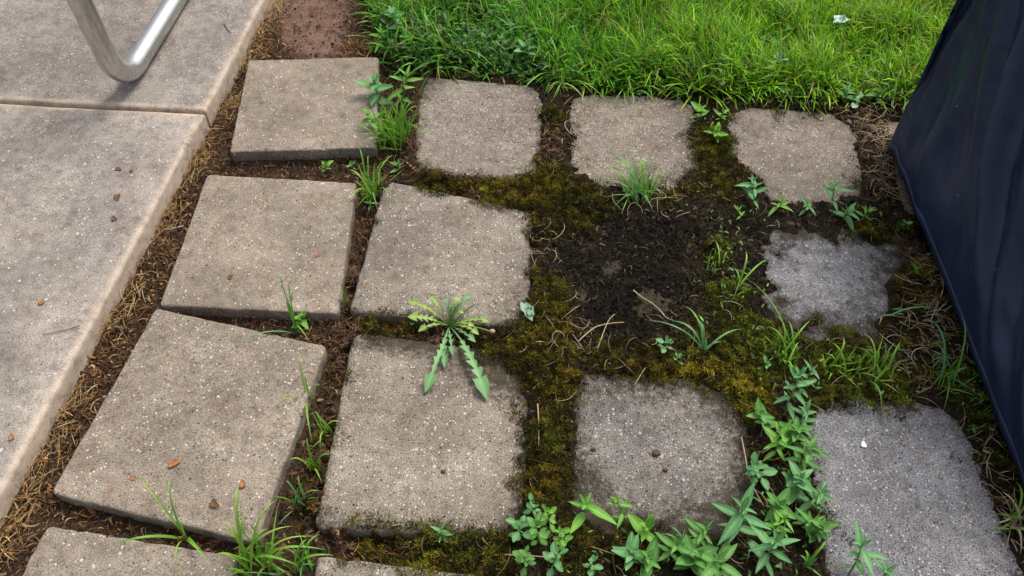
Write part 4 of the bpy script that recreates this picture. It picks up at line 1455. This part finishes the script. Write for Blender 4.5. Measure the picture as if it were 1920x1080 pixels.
for i_, (tip, wd, mt, ar, te) in enumerate([
        ((797, 737, .008), .034, M_LEAF_DAND, .030, 5), ((914, 750, .008), .040, M_LEAF_DAND, .032, 5),
        ((834, 690, .010), .020, M_LEAF_DAND, .020, 3), ((850, 668, .014), .018, M_LEAF_DAND, .020, 3),
        ((764, 594, .022), .034, M_LEAF_DANDY, .016, 4), ((765, 566, .020), .030, M_LEAF_DANDY, .022, 4), ((806, 556, .022), .026, M_LEAF_DANDY, .024, 4),
        ((784, 622, .010), .022, M_LEAF_DANDY, .014, 3), ((836, 560, .030), .022, M_LEAF_DAND, .024, 3), ((863, 559, .034), .022, M_LEAF_DANDY, .026, 3),
        ((884, 556, .034), .024, M_LEAF_DAND, .026, 3), ((870, 588, .04), .016, M_LEAF_DANDY, .024, 3), ((918, 603, .018), .024, M_LEAF_DANDY, .022, 4),
        ((898, 628, .012), .022, M_LEAF_DANDY, .016, 3), ((892, 642, .008), .022, M_LEAF_DAND, .016, 3), ((890, 612, .03), .016, M_LEAF_DANDY, .02, 2)]):
    dandelion_leaf(tip, wd, mt, ar, te, seed=i_ * 5 + 1)
for tip in ((893, 568, .045), (856, 572, .05), (846, 575, .05), (905, 600, .03)):
    T = at(*tip) - dc
    link('stalk', tube_mesh('stalk', bez((0, 0, 0), T * .45 + np.array([0, 0, .012]), T, 8), np.linspace(.0024, .0016, 8), 7), M_STEM, dand)
T = at(918, 621, .018) - dc
link('stalk', tube_mesh('stalk', bez((0, 0, 0), T * .5 + np.array([0, 0, .02]), T, 8), np.linspace(.002, .0015, 8), 7), M_STEM, dand)
bp = [T + (T / np.linalg.norm(T)) * d for d in (0, .003, .008, .012, .014)]
link('bud', tube_mesh('bud', bp, [.002, .0055, .006, .004, .001], 9), plain_mat('dry_bud', (.40, .27, .17), .8), dand)

# grass tufts ----------------------------------------------------------------
tuft(742, 268, 'dense bright grass tuft between the two left stones of the far row', [(706, 225, .05), (790, 200, .06), (782, 190, .07), (720, 205, .06), (792, 245, .03), (700, 262, .02)],
     110, .105, .55, .0034, (M_BLADE, M_BLADE_Y, M_BLADE), 1, rad=.050)
tuft(700, 372, 'thin grass tuft in the joint just below the dense bright tuft', [(650, 318, .03), (672, 275, .06), (730, 300, .06), (742, 372, .02), (690, 290, .07), (655, 372, .012), (708, 395, .01)],
     48, .085, .55, .0030, (M_BLADE, M_BLADE_Y), 2, rad=.032)
tuft(1196, 368, 'pale grass tuft in front of the third stone of the far row', [(1117, 278, .05), (1140, 300, .05), (1165, 300, .06), (1195, 290, .07), (1148, 390, .008), (1225, 395, .008), (1115, 318, .03), (1215, 290, .06), (1232, 330, .04), (1105, 345, .015)],
     54, .085, .7, .0026, (M_BLADE, M_BLADE_T, M_BLADE_Y), 3, rad=.035, bias=2.2)
tuft(556, 622, 'slender grass tuft behind the large tilted stone with one long blade lying left', [(420, 655, .012, .004, .22), (520, 505, .10, .003), (545, 520, .10, .003), (552, 545, .09), (580, 640, .01), (535, 560, .06)],
     5, .05, .5, .003, (M_BLADE, M_BLADE_T), 4, rad=.01)
tuft(648, 578, 'tiny grass tuft in the narrow joint behind the dandelion stone', [(640, 535, .04), (655, 538, .04)], 6, .03, .4, .0028, (M_BLADE_Y,), 5, rad=.006)
tuft(582, 755, 'sparse grass blades at the right edge of the large tilted stone', [(562, 665, .08, .004), (600, 720, .04), (518, 752, .03, .003), (508, 768, .02, .0025), (572, 700, .05), (585, 830, .01)],
     4, .04, .5, .003, (M_BLADE, M_BLADE_Y), 6, rad=.012)
tuft(592, 880, 'thin grass sprig in the joint halfway along the large tilted stone', [(575, 820, .05), (540, 862, .03), (604, 905, .01), (570, 870, .03), (622, 850, .03)],
     6, .045, .55, .0028, (M_BLADE, M_BLADE_Y), 7, rad=.012)
tuft(612, 815, 'wispy grass in the joint between the tilted stone and the dandelion stone', [(590, 770, .04), (640, 790, .03), (600, 840, .02)], 10, .04, .7, .0026, (M_BLADE, M_BLADE_Y), 31, rad=.02)
tuft(570, 945, 'short grass blades in the joint just behind the lush bottom tuft', [(535, 900, .05), (600, 920, .03), (560, 890, .05)], 12, .05, .6, .003, (M_BLADE, M_BLADE_T), 32, rad=.02)
tuft(352, 1012, 'grass sprig with long curling blades at the front corner of the large tilted stone', [(258, 886, .05, .0045, .5), (320, 890, .07, .0045), (200, 1026, .012, .0065, .3), (332, 1075, .01, .004), (400, 1062, .01, .004), (345, 975, .03), (385, 1040, .01)],
     3, .04, .5, .004, (M_BLADE, M_BLADE_Y), 8, rad=.008)
tuft(480, 1058, 'lush grass tuft at the bottom edge between two stones', [(448, 905, .11, .0075), (520, 935, .09, .006), (462, 950, .08, .005), (548, 985, .06, .006), (592, 1005, .04, .005), (400, 1040, .03), (610, 1030, .02), (560, 1060, .02), (425, 975, .06), (500, 990, .06)],
     40, .075, .6, .0042, (M_BLADE, M_BLADE_Y, M_BLADE), 9, rad=.04)
tuft(560, 1075, 'low grass tuft right of the lush one at the bottom edge', [(600, 1000, .04), (575, 1010, .05), (625, 1040, .03)], 22, .055, .6, .0038, (M_BLADE, M_BLADE_T), 10, rad=.035)
tuft(1318, 658, 'star shaped grass tuft with long arching blades on the moss', [(1207, 598, .03, .0045, .45), (1282, 572, .07, .005), (1300, 590, .07, .005), (1312, 600, .06, .005), (1394, 616, .03, .0048, .5), (1258, 600, .05), (1290, 672, .005, .004), (1370, 640, .01, .004)],
     5, .045, .5, .004, (M_BLADE_T, M_BLADE), 11, rad=.006)
tuft(1470, 668, 'grass tuft with one long blade in front of the rounded worn stone', [(1398, 520, .07, .003, .4), (1455, 590, .06), (1478, 600, .06), (1520, 600, .05), (1440, 610, .04), (1500, 640, .03), (1490, 720, .004)],
     26, .05, .6, .003, (M_BLADE_Y, M_BLADE, M_BLADE), 12, rad=.035)
tuft(1570, 700, 'low grass patch above the bluish stone, left half', [(1560, 640, .04), (1580, 630, .05), (1545, 660, .03)], 26, .045, .7, .0034, (M_BLADE, M_BLADE_Y), 13, rad=.035)
tuft(1635, 705, 'low grass patch above the bluish stone with a blade bent onto it', [(1618, 622, .06, .0045), (1652, 782, .004, .004, .6), (1690, 640, .04), (1610, 650, .04), (1672, 690, .02)], 34, .05, .7, .0034, (M_BLADE, M_BLADE_Y), 14, rad=.04)
tuft(1768, 712, 'spindly grass tuft beside the hem of the dark cover', [(1750, 640, .06, .004), (1800, 590, .09, .0045), (1730, 590, .05), (1840, 745, .01, .004, .3), (1768, 775, .004, .004), (1820, 690, .03), (1745, 655, .04)],
     22, .05, .7, .0034, (M_BLADE, M_BLADE_T), 15, rad=.035)
tuft(1390, 540, 'small grass sprig on the moss left of the rounded worn stone', [(1398, 470, .05), (1372, 500, .03), (1440, 486, .02), (1395, 560, .005)], 9, .03, .6, .003, (M_BLADE_Y, M_BLADE), 16, rad=.02)
tuft(1345, 500, 'scattered thin blades on the bright moss strip', [(1340, 450, .03), (1365, 470, .03)], 14, .03, .7, .0024, (M_BLADE_Y, M_BLADE), 17, rad=.035)
tuft(1895, 985, 'dry looking grass tuft under the hem at the lower right', [(1880, 920, .04), (1905, 900, .05), (1870, 980, .02), (1915, 1040, .01)], 16, .05, .8, .0034, (M_BLADE, M_TAN), 18, rad=.03)
tuft(1838, 770, 'short grass at the hem of the cover near the bluish stone', [(1830, 735, .04), (1850, 790, .01)], 16, .035, .7, .003, (M_BLADE, M_BLADE_T), 19, rad=.03)
tuft(1512, 1062, 'pair of broad blades at the lower left of the bluish stone', [(1510, 1030, .03), (1550, 1012, .05, .006), (1500, 1040, .03, .006)], 4, .04, .6, .005, (M_BLADE_T, M_BLADE), 20, rad=.01)
tuft(1280, 1030, 'narrow arching blades among the weeds at the bottom centre', [(1240, 1000, .05, .005), (1255, 985, .05, .005), (1300, 1010, .03)], 10, .05, .7, .004, (M_BLADE, M_BLADE_T), 21, rad=.03)
tuft(1665, 588, 'short pale grass below the straw beside the cover', [(1700, 585, .02), (1765, 580, .03, .005, .3), (1640, 600, .01)], 8, .035, .8, .003, (M_BLADE_T, M_TAN), 22, rad=.03)
tuft(1665, 185, 'long hanging blades at the lawn edge near the cover', [(1655, 155, .06), (1700, 180, .04, .005), (1670, 215, .01, .004), (1690, 130, .08)], 10, .06, .6, .0035, (M_BLADE, M_BLADE_T), 23, rad=.02, group='grass blades hanging over the lawn edge')
tuft(1060, 160, 'loose blades hanging from the lawn between two far row stones', [(1035, 190, .01), (1115, 180, .02), (1145, 200, .006, .003), (1020, 175, .02), (1100, 195, .006)], 12, .06, .7, .003, (M_BLADE, M_BLADE_Y), 24, rad=.03, group='grass blades hanging over the lawn edge')
tuft(1180, 175, 'thin curved blades drooping onto the third stone of the far row', [(1140, 215, .004, .003), (1190, 208, .004), (1232, 196, .006), (1255, 185, .01)], 8, .05, .8, .003, (M_BLADE, M_BLADE_Y), 25, rad=.03, group='grass blades hanging over the lawn edge')

# broadleaf weeds ---------------------------------------------------------------
G1 = 'weeds in the joint between the rough stone and the bluish stone'
for k, (u, v, hg, lf, ln, mt, txt) in enumerate([
        (1470, 770, .075, .046, (.1, .3), M_LEAF_TEAL, 'tall teal weed at the top of the leafy joint'),
        (1435, 800, .040, .036, (-.5, 0), M_LEAF_MID, 'small weed leaning onto the rough stone below the tallest one'),
        (1490, 810, .050, .042, (.1, .2), M_LEAF_TEAL, 'weed leaning right at the corner of the bluish stone'),
        (1450, 858, .060, .046, (-.1, .2), M_LEAF_BRIGHT, 'bright centred weed with spreading pointed leaves in the leafy joint'),
        (1492, 880, .060, .048, (.1, .1), M_LEAF_MID, 'weed with upright stem reaching over the bluish stone edge'),
        (1425, 900, .035, .036, (-.5, .2), M_LEAF_TEAL, 'round leaved weed on the edge of the rough stone'),
        (1480, 925, .055, .050, (.0, .0), M_LEAF_TEAL, 'broad leaved weed in the thick of the leafy joint'),
        (1512, 950, .050, .044, (.15, .0), M_LEAF_TEAL, 'blue green weed sprawling over the left side of the bluish stone'),
        (1455, 960, .045, .042, (-.2, -.2), M_LEAF_MID, 'low weed just behind the big pointed one'),
        (1500, 985, .040, .042, (.1, -.3), M_LEAF_MID, 'low shaded weed at the foot of the leafy joint'),
        (1470, 835, .045, .040, (.2, .1), M_LEAF_MID, 'small mid green weed between two taller ones'),
        (1488, 748, .055, .034, (.3, .4), M_LEAF_TEAL, 'slim weed behind the tall teal one, touching the grass patch'),
        (1440, 1005, .050, .040, (.2, .1), M_LEAF_BRIGHT, 'bright weed squeezed between the two biggest ones'),
        (1522, 1010, .040, .034, (.1, .1), M_LEAF_MID, 'small weed at the foot of the leafy joint against the bluish stone')]):
    weed(u, v, txt, hg * 1.2, lf * .72, ('lance', 'ovate', 'lance', 'lance', 'lance', 'spoon', 'ovate', 'lance', 'ovate', 'lance', 'ovate', 'lance', 'lance', 'ovate')[k], mt, 6, ln, k, group=G1, spread=.55)
weed(1375, 1000, 'big pointed weed with wide leaves over the lower right corner of the rough stone', .075, .054, 'lance', M_LEAF_TEAL, 4, (0, .2), 40, spread=.45)
weed(1425, 1062, 'biggest long leaved weed at the bottom edge beside the bluish stone', .078, .056, 'lance', M_LEAF_TEAL, 4, (.1, .2), 41, spread=.4)
weed(1345, 1075, 'leafy weed at the bottom edge left of the biggest one', .05, .050, 'lance', M_LEAF_MID, 4, (-.2, .1), 42)
weed(1592, 1075, 'upright weed standing on the lower left corner of the bluish stone', .075, .040, 'lance', M_LEAF_TEAL, 4, (0, .3), 43)
weed(1640, 1095, 'leaf tip poking up at the bottom edge of the bluish stone', .04, .035, 'lance', M_LEAF_TEAL, 2, (.2, .2), 44)
weed(1095, 968, 'bright five leaved seedling at the front left corner of the rough stone', .040, .052, 'lance', M_LEAF_BRIGHT, 2, (0, .1), 45, top=True, spread=.35)
weed(1172, 985, 'yellow green sprout on a thin stem at the front of the rough stone', .050, .026, 'lance', M_LEAF_BRIGHT, 3, (-.4, .5), 46)
weed(1210, 1010, 'bright sprout with two wide leaves in front of the rough stone', .035, .040, 'ovate', M_LEAF_BRIGHT, 2, (0, .2), 47)
weed(1250, 1045, 'leafy weed in front of the rough stone, bottom centre', .045, .045, 'lance', M_LEAF_MID, 3, (.2, .1), 48)
weed(1215, 1062, 'dull green weed beside the bottom edge below the rough stone', .035, .036, 'ovate', M_LEAF_MID, 3, (-.1, .1), 49)
G2 = 'small leaved weeds clustered at the foot of the mossy joint'
for k, (u, v, hg, lf, mt, txt) in enumerate([
        (1000, 965, .035, .022, M_LEAF_TEAL, 'topmost weed of the small leaved cluster in the mossy joint'),
        (1030, 985, .045, .024, M_LEAF_BRIGHT, 'lighter weed on the right shoulder of the small leaved cluster'),
        (975, 1010, .045, .030, M_LEAF_TEAL, 'weed at the left rim of the small leaved cluster'),
        (1010, 1020, .055, .030, M_LEAF_MID, 'tallest weed in the middle of the small leaved cluster'),
        (1055, 1025, .045, .026, M_LEAF_BRIGHT, 'bright weed at the right rim of the small leaved cluster'),
        (985, 1065, .045, .028, M_LEAF_MID, 'weed at the bottom left of the small leaved cluster'),
        (1035, 1065, .045, .028, M_LEAF_TEAL, 'weed at the bottom of the small leaved cluster'),
        (1105, 1070, .035, .024, M_LEAF_TEAL, 'weed apart at the bottom edge right of the small leaved cluster')]):
    weed(u, v, txt, hg, lf * .78, 'spoon', mt, 5, (random.uniform(-.2, .2), .2), 60 + k, group=G2)
weed(1290, 1062, 'low spreading weed at the bottom edge between the sprouts and the big weeds', .040, .042, 'ovate', M_LEAF_MID, 4, (.1, .1), 110)
weed(1180, 1050, 'little weed with oval leaves at the bottom edge under the yellow green sprout', .035, .030, 'ovate', M_LEAF_TEAL, 4, (0, .1), 111)
weed(1310, 1020, 'narrow leaved weed touching the front edge of the rough stone', .045, .036, 'lance', M_LEAF_MID, 4, (.1, .2), 112)
weed(828, 1015, 'single small weed in the mossy joint below the dandelion stone', .035, .026, 'lance', M_LEAF_TEAL, 3, (0, .2), 70)
weed(1246, 658, 'small blue green weed left of the star shaped tuft', .030, .022, 'spoon', M_LEAF_TEAL, 3, (0, .1), 71)
weed(1268, 680, 'tiny round leaved weed just below the small blue green one', .018, .018, 'spoon', M_LEAF_TEAL, 2, (0, .1), 72)
weed(1432, 692, 'tiny pale weed on the moss above the tall teal weed', .020, .018, 'spoon', M_LEAF_TEAL, 2, (0, .1), 73)
weed(1412, 388, 'arching weed at the buried corner of the last far row stone', .065, .040, 'lance', M_LEAF_TEAL, 4, (-.2, .3), 74)
weed(1452, 395, 'low sprawling weed right of the arching one', .030, .030, 'lance', M_LEAF_BRIGHT, 3, (.3, 0), 75)
weed(1388, 412, 'small weed leaning left below the arching one', .030, .026, 'lance', M_LEAF_BRIGHT, 2, (-.4, 0), 76)
weed(1506, 402, 'small weed at the front edge of the last far row stone', .030, .030, 'lance', M_LEAF_TEAL, 2, (0, .1), 77)
weed(1556, 392, 'four leaved upright weed at the front right of the last far row stone', .055, .045, 'lance', M_LEAF_TEAL, 2, (-.1, .3), 78)
weed(1580, 416, 'star shaped weed behind the rounded worn stone', .035, .036, 'lance', M_LEAF_TEAL, 3, (0, .1), 79, per=3)
weed(1614, 414, 'small weed with drooping leaves beside the star shaped weed', .035, .026, 'lance', M_LEAF_BRIGHT, 3, (.2, .1), 80)
weed(1692, 428, 'pair of tiny leaves on the soil left of the cover hem', .016, .018, 'spoon', M_LEAF_TEAL, 2, (0, 0), 81)
weed(1712, 512, 'tiny three leaved seedling near the cover hem', .014, .018, 'lance', M_LEAF_BRIGHT, 2, (0, 0), 82)
weed(1314, 225, 'leafy weed at the top of the joint in the far row', .030, .034, 'ovate', M_LEAF_BRIGHT, 2, (-.2, .1), 83)
weed(1348, 228, 'weed leaning right at the top of the joint in the far row', .028, .026, 'lance', M_LEAF_BRIGHT, 3, (.2, .1), 84)
weed(1340, 262, 'bushy little weed halfway down the joint in the far row', .030, .028, 'ovate', M_LEAF_BRIGHT, 3, (0, .1), 85)
weed(712, 205, 'teal leafy weed behind the dense bright tuft, over the clean stone', .075, .050, 'ovate', M_LEAF_TEAL, 4, (-.1, .3), 86)
weed(755, 200, 'bright broad leaved weed behind the dense bright tuft, toward the worn stone', .080, .048, 'lance', M_LEAF_BRIGHT, 4, (.2, .3), 87)
weed(702, 240, 'small weed at the left foot of the dense bright tuft', .045, .032, 'ovate', M_LEAF_BRIGHT, 3, (-.3, 0), 88)
weed(748, 322, 'small seedling between the two bright tufts', .022, .026, 'lance', M_LEAF_MID, 2, (0, .1), 89)
weed(612, 322, 'small weed in the dark joint below the clean far row stone', .022, .020, 'spoon', M_LEAF_BRIGHT, 3, (0, .1), 90)
weed(662, 318, 'little round leaved weed at the left of the thin tuft', .018, .018, 'spoon', M_LEAF_MID, 2, (0, .1), 91)
weed(566, 612, 'small leafy weed sharing the joint with the slender tuft', .035, .022, 'ovate', M_LEAF_BRIGHT, 3, (.2, .1), 92)
weed(695, 388, 'tiny weed in the joint under the thin tuft', .014, .018, 'lance', M_LEAF_MID, 2, (0, 0), 93)
weed(768, 612, 'yellowish seedling under the dandelion', .010, .014, 'spoon', M_LEAF_MID, 2, (0, 0), 94)
weed(1606, 196, 'pale round leaf lying at the lawn edge near the cover', .012, .046, 'spoon', M_LEAF_PALE, 1, (0, 0), 95, top=False, spread=.1)
weed(1582, 190, 'narrow leaved weed beside the pale round leaf at the lawn edge', .035, .036, 'lance', M_LEAF_TEAL, 3, (-.1, 0), 96)
weed(1640, 190, 'small weed right of the pale round leaf at the lawn edge', .030, .028, 'ovate', M_LEAF_MID, 3, (.1, 0), 97)
weed(722, 95, 'bright leafy weed at the left front corner of the lawn', .055, .042, 'lance', M_LEAF_BRIGHT, 4, (-.1, .1), 98)
weed(742, 60, 'teal leafy weed at the left edge of the lawn', .055, .040, 'ovate', M_LEAF_TEAL, 4, (0, .1), 99)
weed(985, 118, 'teal broad leaved weed in the lawn behind the worn stone', .050, .034, 'ovate', M_LEAF_TEAL, 4, (0, .1), 100)
weed(1450, 140, 'clover like weed in the front of the lawn', .050, .034, 'spoon', M_LEAF_PALE, 3, (0, .1), 101)

# ------------------------------------------------------------------ small loose things
def scrap(name, u, v, label, cat, size, mat, seed=0, lift=.0, curl=.35, elong=1.5, group=None):
    """curled dead-leaf scrap with thickness"""
    r = random.Random(seed)
    z0 = surf_z(u, v)
    b = at(u, v, z0)
    n = 9
    V = []
    for i in range(n):
        for j in range(n):
            a_, b_v = i / (n - 1) * 2 - 1, j / (n - 1) * 2 - 1
            k = math.sqrt(max(0, 1 - .5 * b_v * b_v)), math.sqrt(max(0, 1 - .5 * a_ * a_))
            x_, y_ = a_ * k[0] * size * elong * .5, b_v * k[1] * size * .5
            j1 = 1 + .16 * math.sin(3 * math.atan2(b_v, a_ + 1e-6) + seed) + .09 * math.sin(7 * math.atan2(b_v, a_ + 1e-6) + 2 * seed)
            V.append((x_ * j1, y_ * j1, size * (curl * (b_v * b_v) * .5 + .25 * curl * a_ * a_ + .05 * r.random()) + .0012))
    I = np.arange(n * n).reshape(n, n)
    F = np.stack([I[:-1, :-1], I[1:, :-1], I[1:, 1:], I[:-1, 1:]], -1).reshape(-1, 4)
    o = link(name, mesh_np(name, np.array(V), F), mat, label=label, category=cat)
    o.location = (b[0], b[1], z0 + lift)
    o.rotation_euler = (0, 0, r.uniform(0, 6.28))
    md_ = o.modifiers.new('thickness', 'SOLIDIFY'); md_.thickness = .0007
    if group:
        o['group'] = group
    return o


def surf_z(u, v):
    p = at(u, v, 0)
    z = gz(p[0], p[1])
    for s in STONES:
        if stone_in(s, np.array([p[0]]), np.array([p[1]]))[0] > 0:
            z = max(z, s['z'])
    p = at(u, v, PT)
    if patio_d(p[0], p[1]) < -.005:
        z = PT + (.007 if (p[:2] - C0) @ ed > 0 else 0)
    return z + .0005


def strand(name, pts, label, cat, rad, mat, group=None):
    P = np.array([np.append(at(u, v, surf_z(u, v) + dz)[:2], surf_z(u, v) + dz + rad) for u, v, dz in pts])
    Q_ = []
    for a, b in zip(P[:-1], P[1:]):
        for k in range(4):
            Q_.append(a + (b - a) * k / 4)
    Q_.append(P[-1])
    Q_ = np.array(Q_)
    for _ in range(3):
        Q_[1:-1] = (Q_[:-2] + 2 * Q_[1:-1] + Q_[2:]) / 4
    o0 = Q_[0].copy()
    o = link(name, tube_mesh(name, Q_ - o0, rad * np.linspace(1, .6, len(Q_)), 7), mat, label=label, category=cat)
    o.location = o0
    if group:
        o['group'] = group
    return o


G3 = 'dry husks and leaf scraps on the concrete'
for k, (u, v, sz, mt, txt) in enumerate([
        (222, 318, .016, M_BROWN, 'upper brown husk on the near patio slab'),
        (220, 371, .022, M_BROWN, 'ragged brown husk in the middle of the patio slab'),
        (214, 411, .018, M_BROWN, 'lowest dark husk of the row on the patio slab'),
        (246, 322, .012, M_BROWN, 'small curled husk right of the upper brown husk on the patio'),
        (78, 568, .014, M_ORANGE, 'rusty scrap near the left side of the near patio slab'),
        (22, 820, .014, M_ORANGE, 'orange leaf scrap at the lower left of the patio'),
        (327, 869, .022, M_ORANGE, 'orange leaf scrap on the large tilted stone'),
        (402, 946, .020, M_BROWN, 'dark brown scrap near the front edge of the large tilted stone'),
        (455, 908, .016, M_ORANGE, 'reddish scrap at the front right of the large tilted stone'),
        (250, 897, .012, M_ORANGE, 'small orange scrap left of the curling blades on the tilted stone'),
        (432, 520, .014, M_BROWN, 'brown scrap near the front edge of the stone in the middle of the patio column'),
        (598, 478, .010, M_ORANGE, 'orange fleck at the right side of the stone in the middle of the patio column'),
        (175, 879, .008, M_ORANGE, 'tiny orange fleck at the left of the large tilted stone')]):
    scrap('leaf_scrap', u, v, txt, 'leaf scrap', sz * .68, mt, k + 3, 0, .3, 1.5, G3)
scrap('fallen_leaf', 989, 587, 'pale blue green leaf lying on the moss right of the dandelion', 'leaf', .026, M_LEAF_PALE, 12, .006, .25, 2.0).rotation_euler[2] = 2.0
scrap('pale_petal', 1562, 75, 'pale blue white petal caught on top of the lawn grass', 'petal', .036, M_PETAL, 15, .060, .7, 1.5)
scrap('white_chip', 1619, 834, 'small white chip on the bluish paving stone', 'chip', .011, M_WHITE, 17, 0, .1, 1.3)
o = strand('plastic_strip', [(312, 434, .004), (328, 430, .006), (345, 426, .006)], 'small grey plastic strip between the patio edge and the stones', 'plastic strip', .004, M_GREYP)
# clods
def clod(u, v, size, label):
    z0 = surf_z(u, v); b = at(u, v, z0)
    n = 8
    V, rr = [], random.Random(int(u))
    for i in range(n + 1):
        th = math.pi * i / n
        for j in range(10):
            ph = 2 * math.pi * j / 10
            k = size * (1 + rr.uniform(-.25, .25))
            V.append((k * math.sin(th) * math.cos(ph), k * .8 * math.sin(th) * math.sin(ph), k * .65 * math.cos(th) + size * .5))
    I = np.arange((n + 1) * 10).reshape(n + 1, 10)
    F = np.stack([I[:-1], np.roll(I[:-1], -1, 1), np.roll(I[1:], -1, 1), I[1:]], -1).reshape(-1, 4)
    o = link('soil_clod', mesh_np('soil_clod', np.array(V), F), M_CLOD, label=label, category='clod', group='soil clods on the paving stones')
    o.location = (b[0], b[1], z0)


clod(1230, 851, .0085, 'brown soil clod in the middle of the rough pebbly stone')
clod(1247, 882, .0055, 'small dark clod just below the brown one on the rough stone')
clod(832, 885, .005, 'dark crumb on the lower right of the dandelion stone')
clod(1112, 843, .005, 'tan pebble at the left of the rough pebbly stone')
# straws and twigs
for pts, rd_, mt, txt in [
        ([(1187, 545, .006), (1205, 560, .008), (1225, 570, .006), (1246, 592, .004)], .0018, M_TAN, 'long pale straw lying across the buried stone'),
        ([(1008, 758, .010), (1010, 790, .012), (1010, 838, .008)], .0016, M_TAN, 'straight pinkish straw standing on the mossy joint'),
        ([(1190, 722, .004), (1200, 705, .006), (1210, 690, .008)], .0014, M_TAN, 'short straw at the back edge of the rough stone'),
        ([(1738, 450, .010), (1760, 500, .014), (1772, 540, .014), (1745, 600, .010)], .0022, M_TAN, 'long bent straw beside the cover hem'),
        ([(1755, 480, .012), (1785, 520, .012), (1805, 555, .010)], .0014, M_TAN, 'thin straw slanting toward the cover hem'),
        ([(1085, 640, .010), (1115, 612, .014), (1150, 606, .012), (1170, 605, .010)], .0016, M_TAN, 'curved straw below the black soil patch'),
        ([(1120, 655, .012), (1140, 600, .014), (1152, 590, .012)], .0013, M_TAN, 'thin upright straw crossing the curved one'),
        ([(938, 1040, .006), (985, 1042, .010), (1035, 1046, .010)], .0017, M_TAN, 'dry stalk lying left of the small leaved cluster'),
        ([(1152, 1030, .006), (1148, 1050, .008), (1155, 1078, .006)], .0015, M_BROWN, 'thin brown stalk at the bottom edge'),
        ([(1390, 820, .006), (1398, 860, .012), (1404, 900, .010), (1432, 950, .008)], .0013, M_TAN, 'dry root hanging at the left of the leafy joint'),
        ([(1535, 975, .006), (1550, 1000, .008), (1556, 1020, .006)], .0015, M_TAN, 'pale stalk at the left edge of the bluish stone'),
        ([(1500, 752, .006), (1530, 762, .006), (1545, 772, .004)], .0013, M_TAN, 'pale straw at the top left corner of the bluish stone'),
        ([(420, 45, .002), (428, 58, .003), (434, 62, .001)], .0016, M_BROWN, 'dry sprig near the edge of the far patio slab'),
        ([(245, 78, .001), (262, 82, .002), (282, 86, .001)], .0012, M_BROWN, 'thin dry twig inside the bend of the metal tube'),
        ([(150, 612, .001), (120, 620, .001), (80, 628, .001)], .0012, M_BROWN, 'thin brown twig lying on the near patio slab'),
        ([(590, 700, .002), (575, 690, .003), (545, 720, .004)], .0010, M_TAN, 'yellow dry stem at the right of the tilted stone'),
        ([(700, 900, -.0), (735, 986, .003), (755, 983, .002)][1:], .0012, M_TAN, 'short straw at the front edge of the dandelion stone'),
        ([(695, 108, .003), (712, 116, .008), (735, 140, .006)], .0014, M_TAN, 'curved straw over the back right corner of the clean far row stone')]:
    strand('straw', pts, txt, 'straw', rd_, mt, 'loose straws and twigs')
